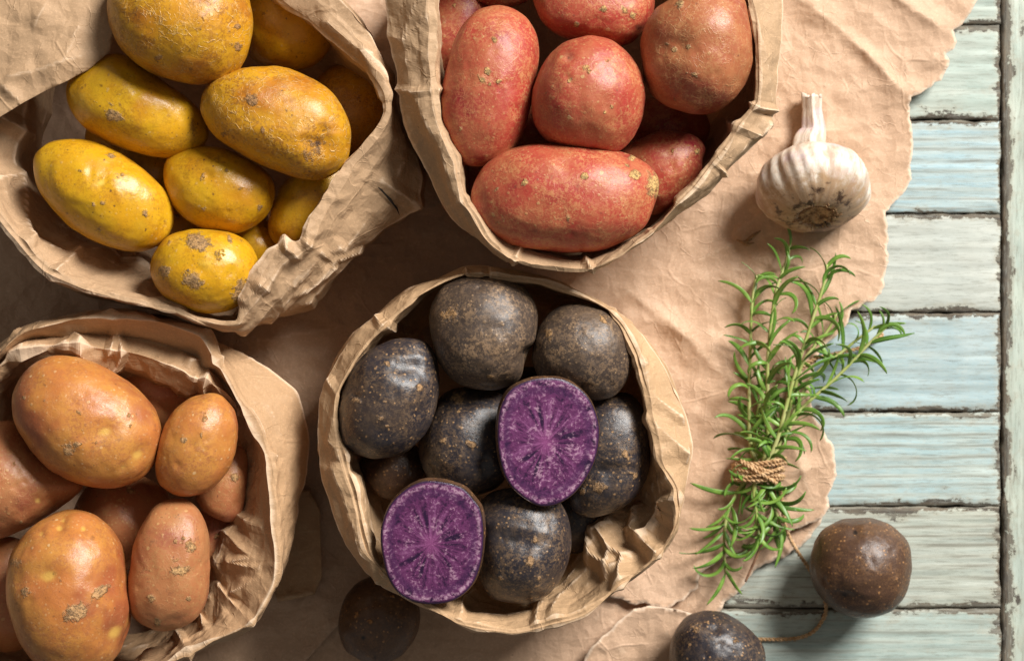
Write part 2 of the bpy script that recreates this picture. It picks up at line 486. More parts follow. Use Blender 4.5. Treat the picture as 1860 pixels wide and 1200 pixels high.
def plank_mat(name, paint, paint2, grain, wear, seed, vertical=False):
    n = N(name)
    v0 = n.add(n.coord(seeded=False), (seed * 3.1, seed * 7.7, seed))
    v = n.warp(v0, .25, .6)
    g = n.stretch(v, (2.6, .12, 1.0) if vertical else (.07, 2.5, 1.0))
    gr = n.noise(g, 1.0, 5, .62)
    gr2 = n.noise(n.stretch(v0, (7.0, .4, 1.0) if vertical else (.32, 8.0, 1.0)), 1.0, 4, .7)
    edge = n.attr('edge')
    blot = n.noise(n.stretch(v0, (1.0, .6, 1) if vertical else (.5, 1.1, 1)), .9, 6, .68)
    fine = n.noise(v0, 3.4, 5, .75)
    col = n.mix(n.ramp(n.noise(v0, .3, 4), .35, .65), paint, paint2)
    col = n.mix(n.math('MULTIPLY', n.ramp(gr, .51, .485), .38 * grain), col, (.43, .45, .39))   # paint rubbed pale on the ridges
    col = n.mix(n.math('MULTIPLY', n.ramp(n.noise(v0, 2.4, 4, .7), .55, .75), .3), col, (.50, .52, .46))
    e = n.math('MULTIPLY', n.new('ShaderNodeMath', {0: n.math('MULTIPLY', edge, -2.0)}, operation='EXPONENT').outputs[0], .275)
    m = n.math('ADD', n.math('MULTIPLY', blot, .62), n.math('MULTIPLY', fine, .22))
    m = n.math('ADD', m, e)
    m = n.math('ADD', m, n.math('MULTIPLY', n.math('SUBTRACT', gr, .5), .20 * grain))
    m = n.math('ADD', m, n.math('MULTIPLY', n.math('SUBTRACT', gr2, .5), .22 * grain))
    m = n.math('ADD', m, wear + .005)
    bare = n.ramp(m, .585, .605)
    wood = n.mix(n.ramp(gr2, .36, .62), (.035, .028, .022), (.17, .135, .095))
    wood = n.mix(n.ramp(blot, .45, .7), wood, (.075, .066, .055))
    halo = n.math('MULTIPLY', n.ramp(m, .50, .58), .45)
    col = n.mix(halo, col, (.36, .33, .25))
    col = n.mix(bare, col, wood)
    fb = n.noise(n.stretch(n.add(v0, (7, 2, 5)), (9.0, .9, 1) if vertical else (.9, 9.0, 1)), 1.0, 4, .8)
    col = n.mix(n.math('MULTIPLY', n.ramp(fb, .47, .40), .40), col, (.20, .20, .16))
    col = n.mix(n.math('MULTIPLY', n.ramp(fb, .55, .62), .30), col, (.52, .54, .48))
    ck = n.noise(n.stretch(n.add(v, (3, 1, 4)), (13.0, .35, 1) if vertical else (.28, 13.0, 1)), 1.0, 3, .7)
    ckm = n.math('MULTIPLY', n.ramp(ck, .38, .33), n.ramp(n.noise(n.stretch(v0, (1, .3, 1) if vertical else (.3, 1, 1)), 1.0, 3), .46, .58))
    col = n.mix(n.math('MULTIPLY', ckm, .5), col, (.09, .075, .06))
    wv = n.new('ShaderNodeTexWave', {'Vector': n.stretch(v0, (1, .10, 1) if vertical else (.10, 1, 1)), 'Scale': .62 if grain > .5 else .4, 'Distortion': 5.0, 'Detail': 3.0, 'Detail Scale': .6, 'Detail Roughness': .65},
               wave_type='BANDS', bands_direction='X' if vertical else 'Y').outputs['Fac']
    gl = n.math('MULTIPLY', n.ramp(wv, .80, .97), n.ramp(n.noise(n.stretch(v0, (1.2, .25, 1) if vertical else (.25, 1.2, 1)), 1.0, 3), .40, .60))
    col = n.mix(n.math('MULTIPLY', n.ramp(wv, .35, .75), .28 * grain), col, (.50, .49, .40))
    col = n.mix(n.math('MULTIPLY', gl, min(1.0, .55 * grain)), col, (.13, .11, .08))
    col = n.mix(n.math('MULTIPLY', n.ramp(gr2, .42, .36), .45 * grain), col, (.14, .11, .075))
    b = n.bump(gr, .06, .5 * grain)
    b = n.bump(wv, .05, -.6 * grain, b)
    b = n.bump(gr2, .025, .7 * grain, b)
    b = n.bump(n.math('SUBTRACT', 1.0, bare), .03, .8, b)
    b = n.bump(fine, .008, .5, b)
    return n.done(col, n.math('ADD', n.math('MULTIPLY', bare, .25), .52), b, .35)


table = empty('tabletop', (0, 0, 0), 'weathered tabletop of pale blue and green painted planks with a vertical end board', 'tabletop', None, 'structure')


def plank(x0, x1, y0, y1, mat, seed, vertical=False):
    """A board between world cm x0..x1, y0..y1 with a worn top edge."""
    fx = np.concatenate([np.arange(x0, 8, .8), np.arange(max(8, x0), x1, .12), [x1]]) if not vertical else np.arange(x0, x1 + .01, .12)
    fy = np.arange(y0, y1 + .01, .12)
    fx = np.unique(np.clip(fx, x0, x1))
    fy[-1] = y1
    X, Y = np.meshgrid(fx, fy)
    n, m = len(fx), len(fy)
    x, y = X.ravel(), Y.ravel()
    ed = np.minimum(np.minimum(x - x0, x1 - x), np.minimum(y - y0, y1 - y))
    q = np.stack([x, y, np.full_like(x, seed * 9.0)], 1)
    gq = q * ((4.0, .3, 1) if vertical else (.2, 4.0, 1))
    z = .03 * fbm(gq, seed, 3) + .03 * fbm(q * .5, seed + 4, 2) - .09 * np.exp(-ed / .08) * (1 + .6 * fbm(q * 1.3, seed + 9, 3)) - .10
    # the long edges wander a little where the wood is chipped
    chip = .06 * fbm(q * 1.1, seed + 2, 4)
    if vertical:
        x = x + np.where(x - x0 < .06, chip, 0)
    else:
        y = y + np.where(np.minimum(y - y0, y1 - y) < .06, chip * np.where(y - y0 < .06, 1, -1), 0)
        x = x + np.where(x1 - x < .06, chip, 0)
    top = np.stack([x, y, z], 1)
    F = grid_faces(n, m, False)
    # a skirt down to the underside
    loop = list(range(n)) + [r * n + n - 1 for r in range(1, m)] + [(m - 1) * n + c for c in range(n - 2, -1, -1)] + [r * n for r in range(m - 2, 0, -1)]
    low = top[loop].copy()
    low[:, 2] = -1.6
    k0 = len(top)
    F = F.tolist()
    for i in range(len(loop)):
        j = (i + 1) % len(loop)
        F.append([loop[j], loop[i], k0 + i, k0 + j])
    V = np.vstack([top, low])
    return mesh_obj('plank', V, F, mat, table, ((x0 + x1) / 2, (y0 + y1) / 2, 0), True, {'edge': np.concatenate([np.maximum(ed, 0), np.zeros(len(low))])})


YB = [-135, 45, 218, 388, 568, 748, 920, 1105, 1292]
PAINTS = [((0.371, 0.454, 0.404), (0.421, 0.487, 0.430), .30, -.02), ((0.393, 0.476, 0.426), (0.441, 0.500, 0.441), .30, -.03), ((0.338, 0.479, 0.521), (0.385, 0.501, 0.518), .75, -.06),
          ((0.448, 0.482, 0.441), (0.489, 0.514, 0.465), .18, -.05), ((0.342, 0.459, 0.483), (0.400, 0.492, 0.500), .25, -.03), ((0.344, 0.477, 0.494), (0.410, 0.510, 0.494), .80, -.05),
          ((0.384, 0.426, 0.376), (0.424, 0.458, 0.391), .95, -.02), ((0.331, 0.422, 0.389), (0.381, 0.456, 0.414), .6, -.02)]
for k in range(8):
    t_, b_ = (600 - YB[k]) / PX, (600 - YB[k + 1]) / PX
    p1, p2, g_, w_ = PAINTS[k]
    plank(-31.0, (1819 - 930) / PX + rnd.uniform(-.04, .03), b_ + .03, t_ - .03, plank_mat('painted_plank_%d' % k, p1, p2, g_, w_, k + 1), k + 1)
plank((1822 - 930) / PX, 31.0, -20, 20, plank_mat('painted_end_board', (.40,.47,.41), (.45,.51,.43), .45, .03, 20, True), 20, True)
n_ = N('gap_dark')
M_GAP_DARK = n_.done(n_.mix(n_.noise(n_.coord(), 1.5, 3), (.02, .014, .01), (.045, .03, .02)), .8)
bv = np.array([[-31, -20, -1.3], [31, -20, -1.3], [31, 20, -1.3], [-31, 20, -1.3], [-31, -20, -2.2], [31, -20, -2.2], [31, 20, -2.2], [-31, 20, -2.2]], float)
mesh_obj('gap_dark_board', bv, [[0, 1, 2, 3], [7, 6, 5, 4], [0, 4, 5, 1], [1, 5, 6, 2], [2, 6, 7, 3], [3, 7, 4, 0]], M_GAP_DARK, table, (0, 0, -1.5), False)  # added board under the planks; its dark colour makes the gaps dark

# ------------------------------------------------------------------ sheets of wrapping paper


def seg_dist(x, y, a, b):
    d = b - a
    t = np.clip(((x - a[0]) * d[0] + (y - a[1]) * d[1]) / (d @ d), 0, 1)
    return np.hypot(x - a[0] - t * d[0], y - a[1] - t * d[1]), t


def sheet(name, poly_px, z0, seed, amp, spacing, label, cat='paper sheet', torn=None, ridges=(), lift=.0, zfun=None, mat=None, parent=None, sizes=(3.6, 1.7, .8), thick=.022):
    """A crumpled sheet filling a photograph outline at about height z0. torn: span of outline points whose edge is torn."""
    pts = PA(poly_px, z0)[:, :2]
    # densify the outline, roughening the torn part
    B = []
    m = len(pts)
    for i in range(m):
        a, b = pts[i], pts[(i + 1) % m]
        L = np.linalg.norm(b - a)
        k = max(1, int(L / .07))
        is_torn = torn is not None and torn[0] <= i < torn[1]
        if not is_torn:
            k = max(1, int(L / .25))
        for j in range(k):
            q = a + (b - a) * j / k
            if is_torn:
                d = np.array([b[1] - a[1], a[0] - b[0]]) / (L + 1e-9)
                qq = np.array([[q[0], q[1], 0.0]])
                w = min(j, k - j) / max(1, k)
                q = q + d * (.05 * fbm(qq * 2.6, seed + 3, 4)[0] + .12 * fbm(qq * .8, seed + 6, 2)[0] * w * 2)
            B.append(q)
    B = np.array(B)
    lo, hi = B.min(0), B.max(0)
    gx, gy = np.meshgrid(np.arange(lo[0], hi[0], spacing), np.arange(lo[1], hi[1], spacing))
    gx = gx + (np.arange(gx.shape[0]) % 2)[:, None] * spacing * .5
    g = np.stack([gx.ravel(), gy.ravel()], 1)
    inside = np.zeros(len(g), bool)
    dmin = np.full(len(g), 1e9)
    for i in range(len(B)):
        a, b = B[i], B[(i + 1) % len(B)]
        c = (a[1] > g[:, 1]) != (b[1] > g[:, 1])
        xi = (b[0] - a[0]) * (g[:, 1] - a[1]) / (b[1] - a[1] + 1e-12) + a[0]
        inside ^= c & (g[:, 0] < xi)
        dmin = np.minimum(dmin, (g[:, 0] - a[0]) ** 2 + (g[:, 1] - a[1]) ** 2)
    dmin = np.sqrt(dmin)
    keep = inside & (dmin > spacing * .55)
    pts2 = np.vstack([B, g[keep]])
    edged = np.concatenate([np.zeros(len(B)), dmin[keep]])
    nb = len(B)
    vv, _, ff, *_ = delaunay_2d_cdt([Vector(p) for p in pts2.tolist()], [], [list(range(nb))], 1, 1e-5)
    vv = np.array([[p.x, p.y] for p in vv])
    if len(vv) != len(edged):
        edged = np.array([dmin.min()] * len(vv)) * 0 + 1.0
    x, y = vv[:, 0], vv[:, 1]
    z = z0 + amp * crumple(x, y, seed, sizes) + amp * .3 * fbm(np.stack([x * .16, y * .16, x * 0], 1), seed + 8, 2)
    for (ax, ay, bx, by, hgt, wid) in ridges:
        a, b = P(ax, ay, z0)[:2], P(bx, by, z0)[:2]
        d, t = seg_dist(x, y, a, b)
        z += hgt * np.exp(-d / wid) * np.sin(np.clip(t, .05, .95) * math.pi) ** .5
    z += lift * np.exp(-edged / .8)
    if zfun is not None:
        z += zfun(x, y)
    z = np.maximum(z, z0 - 3 * amp) if parent is not None else np.maximum(z, .06)
    V = np.stack([x, y, z], 1)
    tn = np.exp(-edged / .05) * (1 if torn is not None else 0) * (x > P(1000, 0)[0])
    o = mesh_obj(name, V, [list(f) for f in ff], mat or M_SHEET, parent, (float(x.mean()), float(y.mean()), z0), True, {'torn': tn, 'rub_highlight': rub_highlights(V, [list(f) for f in ff]) * .6})
    md = o.modifiers.new('thickness', 'SOLIDIFY')
    md.thickness = thick * .01
    md.offset = -1
    if label:
        tag(o, label, cat)
    return o


A_EDGE = [(1790, -25), (1772, 5), (1745, 45), (1728, 57), (1736, 78), (1716, 100), (1720, 122), (1708, 147), (1690, 160), (1655, 178), (1650, 192), (1653, 230), (1659, 266),
          (1652, 300), (1657, 326), (1640, 350), (1612, 382), (1606, 392), (1611, 430), (1614, 475), (1604, 508), (1600, 534), (1570, 550), (1545, 563), (1534, 592),
          (1502, 622), (1480, 660), (1470, 700), (1476, 752), (1500, 790), (1514, 828), (1517, 862), (1500, 900), (1505, 918), (1488, 940), (1440, 962), (1382, 985),
          (1330, 1004), (1308, 1020), (1270, 1040), (1268, 1066), (1242, 1090), (1214, 1102), (1152, 1096), (1100, 1080)]
sheet('wrapping_paper', A_EDGE + [(980, 1000), (700, 1040), (500, 1260), (-180, 1260), (-180, -180), (1780, -180)], .62, 3, .25, .18,
      'large crumpled brown paper sheet under the bags with a torn right edge beside the garlic', torn=(0, 44), lift=.10,
      ridges=[(1440, -10, 1540, 65, .35, .5), (1540, 65, 1655, 185, .45, .35), (1600, -20, 1715, 60, .35, .4), (1460, 440, 1600, 360, .22, .6), (1130, 520, 1260, 620, .25, .6),
              (1200, 560, 1330, 700, .2, .5), (1400, 250, 1560, 230, .22, .5), (1250, 480, 1380, 420, .2, .5), (470, 620, 640, 590, .2, .6), (1390, 870, 1500, 840, .28, .4),
              (1440, 800, 1470, 900, .25, .35)])
sheet('wrapping_paper', [(1500, 925), (1490, 950), (1472, 975), (1440, 1000), (1400, 1020), (1368, 1036), (1345, 1070), (1318, 1092), (1306, 1112), (1290, 1150), (1280, 1270),
                         (200, 1270), (420, 1090), (700, 1010), (980, 960), (1250, 930), (1400, 900)], .28, 9, .09, .24,
      'lower brown paper sheet showing under the rosemary tips and behind the bottom potato', torn=(0, 10), lift=.06)
sheet('wrapping_paper', [(1048, 1260), (1062, 1190), (1090, 1155), (1120, 1128), (1150, 1104), (1182, 1098), (1230, 1104), (1256, 1112), (1262, 1160), (1250, 1270)], .75, 14, .13, .2,
      'small crumpled paper flap left of the bottom purple potato', torn=(1, 5), lift=.3, sizes=(2.2, 1.1, .5))

# ------------------------------------------------------------------ paper bags


def ring_fn(pts, z, cx, cy):
    w = PA(pts, z)
    th = np.arctan2(w[:, 1] - cy, w[:, 0] - cx)
    r = np.hypot(w[:, 0] - cx, w[:, 1] - cy)
    o = np.argsort(th)
    th, r, zz = th[o], r[o], w[o, 2]
    return np.concatenate([th - 2 * math.pi, th, th + 2 * math.pi]), np.tile(r, 3), np.tile(zz, 3)


NA = 560


def smooth_periodic(a, s):
    k = np.arange(-4 * s, 4 * s + 1)
    w = np.exp(-.5 * (k / s) ** 2)
    w /= w.sum()
    r = np.zeros_like(a)
    for kk, ww in zip(k, w):
        r += ww * np.roll(a, kk)
    return r


def bag(center_px, rings, seed, mat, amp, label, group, seam, ampfun=None, subs=12, sizes=(2.8, 1.4, .65), folds=(), crest=.48):
    c = P(center_px[0], center_px[1], 10)
    cx, cy = c[0], c[1]
    ang = seam + np.arange(NA) * 2 * math.pi / NA
    aw = (ang + math.pi) % (2 * math.pi) - math.pi
    R, Z = [], []
    for spec in rings:
        pts, z, sc = spec
        t, r, zz = ring_fn(pts, 9.0 if callable(z) else z, cx, cy)
        rr = np.interp(aw, t, r) * sc
        R.append(smooth_periodic(rr, 1))
        Z.append(smooth_periodic(np.interp(aw, t, zz), 2) if not callable(z) else z(aw))
    K = len(rings)
    cols = []
    rows = []
    for k in range(K - 1):
        i0, i3 = max(0, k - 1), min(K - 1, k + 2)
        for f in np.arange(subs) / subs:
            out = []
            for Q in (R, Z):
                p0, p1, p2, p3 = Q[i0], Q[k], Q[k + 1], Q[i3]
                cr = .5 * (2 * p1 + (p2 - p0) * f + (2 * p0 - 5 * p1 + 4 * p2 - p3) * f ** 2 + (3 * p1 - p0 - 3 * p2 + p3) * f ** 3)
                ln = p1 + (p2 - p1) * f
                out.append(.06 * cr + .94 * ln)
            rows.append(out)
    rows.append([R[-1], Z[-1]])
    m = len(rows)
    r = np.array([q[0] for q in rows])
    z = np.array([q[1] for q in rows])
    X = cx + r * np.cos(ang)[None]
    Y = cy + r * np.sin(ang)[None]
    G = np.stack([X, Y, z], 2)
    dv = np.gradient(G, axis=0)
    du = np.roll(G, -1, 1) - np.roll(G, 1, 1)
    nn = np.cross(du, dv)
    nn /= np.linalg.norm(nn, axis=2)[..., None] + 1e-9
    s = np.concatenate([np.zeros((1, NA)), np.cumsum(np.linalg.norm(np.diff(G, axis=0), axis=2), 0)], 0).mean(1)
    Rm = 8.0
    L = 2 * math.pi * Rm
    U = np.tile((np.arange(NA) / NA * L)[None], (m, 1)).ravel()
    V = np.tile(s[:, None], (1, NA)).ravel()
    h = crumple(U, V, seed, sizes)
    h2 = crumple(U + L, V, seed, sizes)
    w = sm(np.tile((np.arange(NA) / NA)[None], (m, 1)).ravel(), .0, .08)
    h = h * w + h2 * (1 - w)
    A = np.full(len(h), amp)
    if ampfun is not None:
        A = A * ampfun(np.tile(aw[None], (m, 1)).ravel(), np.tile((np.arange(m) / (m - 1))[:, None], (1, NA)).ravel())
    # long soft folds running round under the rim
    fold = .09 * facet(U / 9.0 + seed, V / 1.1, seed + 5)
    fd = np.zeros(len(h))
    g3 = G.reshape(-1, 3)
    vf = np.tile((np.arange(m) / (m - 1))[:, None], (1, NA)).ravel()
    kk = H / (H - g3[:, 2]) * PX
    gx, gy = g3[:, 0] * kk + 930, 600 - g3[:, 1] * kk
    for pts, hgt, wid, v0, v1 in folds:
        sel = (vf > v0) & (vf < v1)
        best = np.full(sel.sum(), 0.0)
        for a, b in zip(pts[:-1], pts[1:]):
            d, t = seg_dist(gx[sel], gy[sel], np.array(a, float), np.array(b, float))
            best = np.maximum(best, np.clip(1 - d / wid, 0, 1))
        fd[sel] += .68 * hgt * best * (1 - .8 * np.exp(-((vf[sel] - crest) / .10) ** 2))
    D = (A * h * (1 - .45 * np.exp(-((vf - crest) / .07) ** 2)) + fold + fd)[:, None] * nn.reshape(-1, 3)
    Vv = G.reshape(-1, 3) + D
    Vv[:, 2] = np.maximum(Vv[:, 2], .75)
    root = empty('paper_bag', (cx, cy, 0), label, 'paper bag', group)
    gf_ = grid_faces(NA, m, True)
    body = mesh_obj('bag_wall', Vv, gf_, mat, root, (cx, cy, 0), False, {'rub_highlight': rub_highlights(Vv, gf_)})
    return root


def lerp_rings(a_pts, a_z, b_pts, b_z, f, center_px):
    """A ring between two traced rings, sampled by angle round the centre (photograph px)."""
    cx, cy = center_px
    def fn(pts):
        p = np.array([q[:2] for q in pts], float)
        th = np.arctan2(p[:, 1] - cy, p[:, 0] - cx)
        o = np.argsort(th)
        r = np.hypot(p[:, 0] - cx, p[:, 1] - cy)[o]
        th = th[o]
        return np.concatenate([th - 2 * math.pi, th, th + 2 * math.pi]), np.tile(r, 3)
    t = np.linspace(-math.pi, math.pi, 140, endpoint=False)
    ra, rb = np.interp(t, *fn(a_pts)), np.interp(t, *fn(b_pts))
    r = ra + (rb - ra) * (f(-t) if callable(f) else f)
    return [(cx + q * math.cos(w), cy + q * math.sin(w)) for q, w in zip(r, t)]


def bump_at(a, c, w):
    d = np.abs((np.asarray(a) - c + math.pi) % (2 * math.pi) - math.pi)
    return 1 - sm(d, w * .7, w * 1.15)


GB = 'open kraft paper bags of potatoes'
# purple bag
PC = (915, 810)
P_OUT = [(870, 484), (960, 495), (1040, 520), (1108, 553), (1160, 600), (1210, 660), (1245, 730), (1257, 790), (1259, 830), (1250, 890), (1233, 962), (1196, 1014), (1128, 1064),
         (1060, 1120), (1000, 1136), (930, 1153), (908, 1148), (832, 1135), (790, 1112), (735, 1086), (690, 1060), (657, 1030), (612, 950), (590, 890), (578, 840), (575, 720),
         (585, 690), (606, 650), (645, 596), (680, 568), (740, 525), (802, 498), (840, 486)]
P_IN = [(870, 500), (930, 508), (980, 512), (1040, 532), (1114, 570), (1130, 590), (1152, 640), (1162, 690), (1172, 760), (1190, 840), (1222, 885), (1222, 930), (1180, 990),
        (1110, 1045), (1050, 1100), (1000, 1112), (920, 1128), (840, 1110), (795, 1085), (740, 1060), (700, 1035), (668, 1000), (656, 930), (648, 890), (628, 830), (614, 760), (616, 720),
        (636, 680), (660, 640), (700, 596), (750, 550), (800, 515), (838, 500)]
P_W1 = [(870, 520), (980, 525), (1090, 580), (1140, 650), (1160, 740), (1165, 840), (1150, 900), (1085, 945), (1055, 985), (1020, 1050), (960, 1085), (880, 1085), (780, 1050), (705, 985),
        (672, 900), (645, 820), (635, 740), (655, 670), (710, 605), (790, 530)]
bag(PC, [(P_OUT, 0.8, .86), (P_OUT, 4.5, .96), (P_OUT, 9.5, .99), (lerp_rings(P_OUT, 0, P_IN, 0, lambda a: .82 - .72 * bump_at(a, -1.25, 1.0), PC), 10.4, 1.0), (lerp_rings(P_OUT, 0, P_IN, 0, lambda a: .97 - .60 * bump_at(a, -1.25, 1.0), PC), 10.35, 1.0),
         (P_IN, lambda a: 9.7 - .5 * bump_at(a, -1.25, 1.0), 1.0),
         (P_W1, 6.0, 1.0), (P_W1, 2.5, .88)], 5, M_BAG[3], .20, 'round open paper bag of dark purple potatoes with a thin crumpled rim', GB, math.radians(95),
    lambda a, v: 1 + .8 * np.exp(-((a + .75) / .5) ** 2) * sm(v, .4, .6),
    folds=[([(1073, 945), (1078, 1010), (1105, 1030)], .75, 22, .5, 1), ([(1122, 925), (1100, 970), (1115, 1005), (1135, 1012), (1127, 1062)], .8, 22, .4, 1),
           ([(1160, 930), (1150, 965), (1166, 978), (1200, 1012)], .7, 20, .4, 1), ([(1172, 978), (1230, 905)], .6, 18, .4, 1), ([(1212, 868), (1226, 900), (1222, 940)], .5, 18, .4, 1),
           ([(1090, 975), (1060, 1040), (1020, 1085), (1005, 1120)], .5, 24, .4, 1), ([(640, 870), (655, 930), (662, 1010)], .45, 16, .4, 1), ([(612, 850), (640, 940), (690, 1050)], .35, 14, .3, 1),
           ([(690, 1058), (705, 1030), (750, 1060)], .4, 14, .4, 1), ([(835, 1118), (838, 1090), (860, 1075)], .4, 12, .4, 1), ([(975, 1135), (985, 1100), (975, 1085)], .4, 14, .4, 1),
           ([(596, 690), (612, 720), (600, 800), (628, 830)], .3, 12, .3, 1), ([(680, 568), (692, 590), (735, 598)], .35, 12, .3, 1), ([(845, 487), (850, 500), (872, 500)], .3, 8, .3, 1),
           ([(1112, 553), (1120, 580), (1165, 660)], .3, 10, .3, 1), ([(1165, 655), (1190, 720), (1240, 760)], .3, 14, .3, 1), ([(1180, 760), (1220, 800), (1252, 830)], .35, 16, .3, 1)])

# red bag
RC = (1075, 190)
R_OUT = [(698, -60), (700, 0), (707, 70), (716, 130), (735, 212), (755, 272), (780, 330), (815, 385), (860, 430), (900, 461), (960, 487), (1000, 492), (1062, 496), (1078, 490), (1160, 441),
         (1240, 386), (1320, 311), (1400, 225), (1407, 195), (1415, 120), (1418, 50), (1417, -60), (1300, -160), (1070, -190), (830, -160)]
R_IN = [(788, -60), (794, 0), (800, 60), (799, 150), (806, 215), (838, 290), (841, 335), (846, 365), (880, 400), (918, 428), (945, 450), (1000, 463), (1064, 471), (1110, 460), (1170, 424),
        (1230, 365), (1284, 300), (1330, 228), (1358, 198), (1369, 190), (1369, 100), (1366, 50), (1352, 0), (1348, -60), (1260, -120), (1070, -140), (870, -120)]
bag(RC, [(R_OUT, 0.8, .86), (R_OUT, 5.0, .93), (R_OUT, 11.0, .99), (lerp_rings(R_OUT, 0, R_IN, 0, lambda a: .80 - .66 * bump_at(a, -1.7, .65), RC), 12.3, 1.0), (lerp_rings(R_OUT, 0, R_IN, 0, lambda a: .96 - .60 * bump_at(a, -1.7, .65), RC), 12.2, 1.0),
         (R_IN, lambda a: 11.5 - .4 * bump_at(a, -1.7, .65), 1.0),
         (R_IN, 7.0, .97), (R_IN, 3.0, .85)], 8, M_BAG[1], .18, 'open paper bag of red potatoes with a wide folded left side', GB, math.radians(90),
    folds=[([(770, -20), (738, 60), (745, 150), (790, 240)], .3, 22, .2, .9), ([(716, 160), (760, 168), (800, 162)], .25, 10, .2, .9), ([(700, 60), (735, 75), (780, 30)], .2, 18, .2, .9),
           ([(835, 365), (815, 300), (790, 230)], .35, 16, .2, .9), ([(842, 366), (885, 425), (935, 482)], .35, 14, .2, .9), ([(945, 448), (934, 478)], .35, 8, .3, .9),
           ([(1366, 20), (1385, 90), (1396, 190)], .35, 14, .2, .9), ([(1369, 192), (1402, 200)], .45, 10, .2, .9), ([(1330, 226), (1372, 240), (1390, 222)], .35, 14, .2, .9),
           ([(1236, 366), (1310, 300), (1385, 222)], .4, 14, .2, .9), ([(1300, 300), (1316, 318)], .35, 7, .2, .9), ([(1064, 470), (1076, 492)], .4, 10, .2, .9), ([(1080, 488), (1180, 420)], .2, 8, .2, .9),
           ([(820, 60), (780, 100), (745, 110)], .15, 20, .2, .8)])

# yellow bag
YC = (345, 280)
Y_OUT = [(-60, 330), (0, 388), (48, 452), (97, 506), (135, 524), (200, 545), (260, 560), (330, 577), (400, 601), (440, 605), (490, 586), (555, 556), (610, 512), (660, 458), (705, 415),
         (762, 374), (772, 320), (752, 270), (733, 240), (722, 200), (713, 150), (700, 120), (680, 65), (625, 0), (560, -70), (400, -130), (150, -130), (0, -80), (-90, 40), (-100, 200)]
Y_CR = [(-60, 318), (0, 376), (50, 442), (100, 497), (140, 515), (205, 537), (265, 552), (335, 568), (400, 592), (440, 599), (475, 575), (530, 500), (590, 442), (625, 385), (668, 312),
        (714, 250), (719, 215), (713, 182), (697, 130), (676, 72), (620, 10), (550, -50), (400, -110), (150, -110), (0, -60), (-80, 50), (-90, 200)]
Y_IN = [(-50, 300), (0, 345), (62, 440), (115, 485), (150, 505), (210, 527), (270, 541), (335, 558), (400, 582), (441, 583), (447, 545), (470, 500), (500, 460), (522, 448), (556, 442),
        (570, 400), (600, 350), (630, 300), (670, 262), (695, 232), (706, 212), (703, 180), (688, 148), (648, 116), (600, 75), (540, 25), (505, 0), (470, -40), (380, -80), (200, -80),
        (50, -40), (-50, 60), (-60, 200)]
Y_W1 = [(20, 290), (70, 370), (120, 425), (200, 468), (250, 490), (290, 528), (340, 556), (400, 574), (436, 572), (450, 530), (480, 490), (540, 455), (590, 380), (640, 310), (690, 235),
        (690, 180), (630, 115), (540, 40), (480, 0), (380, -60), (200, -60), (80, 0), (50, 100), (45, 190), (30, 240)]
def YLOW(a):
    return bump_at(a, -.45, 1.0)


yb_ = bag(YC, [(Y_OUT, 0.8, .88), (Y_OUT, 4.5, .99), (Y_OUT, 7.6, .985), (lerp_rings(Y_OUT, 0, Y_CR, 0, .95, YC), lambda a: 10.9 - .8 * YLOW(a), 1.0), (lerp_rings(Y_CR, 0, Y_IN, 0, .45, YC), lambda a: 11.0 - .2 * (1 - YLOW(a)), 1.0), (Y_IN, lambda a: 10.4 + .7 * YLOW(a), 1.0),
         (Y_W1, 7.2, 1.0), (Y_W1, 2.5, .85)], 12, M_BAG[0], .24, 'open paper bag of yellow potatoes with a broad crumpled lip', GB, math.radians(150),
    folds=[([(470, 515), (492, 530), (570, 472), (612, 446)], .45, 16, .2, .9), ([(522, 448), (545, 470), (582, 452)], .45, 14, .2, .9), ([(500, 522), (506, 545), (600, 482)], .4, 14, .2, .8),
           ([(445, 545), (492, 500), (520, 452)], .35, 14, .3, .9), ([(441, 600), (482, 548), (535, 505), (575, 478)], .4, 14, .2, .8), ([(490, 580), (500, 560), (560, 545)], .3, 14, .1, .7),
           ([(556, 440), (600, 470), (660, 458)], .25, 9, .1, .9), ([(625, 385), (668, 312), (714, 250)], .35, 14, .2, .9), ([(690, 330), (760, 374)], .4, 18, .05, .6),
           ([(50, 440), (130, 470), (222, 465), (300, 545)], .45, 22, .4, 1), ([(135, 470), (97, 500)], .4, 12, .4, 1), ([(-10, 330), (35, 322), (52, 440)], .45, 18, .3, 1),
           ([(0, 215), (45, 240), (70, 330), (120, 400)], .4, 22, .4, 1), ([(230, 470), (330, 555)], .4, 16, .4, 1), ([(600, 40), (680, 110), (705, 170)], .4, 18, .2, .9),
           ([(665, 70), (672, 110), (700, 140)], .35, 14, .2, .9)])

# orange bag
OC = (215, 930)
O_OUT = [(35, 590), (100, 576), (190, 562), (270, 568), (330, 580), (400, 620), (460, 650), (510, 685), (540, 710), (551, 735), (559, 770), (559, 830), (550, 900), (530, 970), (506, 1060),
         (490, 1090), (460, 1140), (385, 1170), (330, 1196), (250, 1245), (100, 1300), (-80, 1260), (-140, 1050), (-130, 800), (-60, 680), (0, 625)]
O_CR = [(35, 605), (100, 585), (190, 571), (275, 577), (330, 592), (370, 605), (388, 645), (404, 670), (430, 720), (465, 780), (488, 830), (492, 880), (498, 960), (507, 1020), (502, 1062),
        (458, 1134), (385, 1162), (330, 1186), (250, 1230), (100, 1280), (-70, 1240), (-120, 1050), (-110, 800), (-50, 690), (0, 640)]
O_IN = [(30, 652), (60, 652), (130, 645), (175, 655), (212, 668), (240, 668), (290, 690), (337, 712), (372, 702), (412, 728), (440, 782), (441, 830), (441, 890), (437, 935), (424, 952),
        (400, 1000), (388, 1030), (404, 1075), (378, 1085), (374, 1138), (335, 1160), (260, 1195), (150, 1240), (-30, 1220), (-90, 1050), (-80, 820), (-30, 720), (10, 670)]
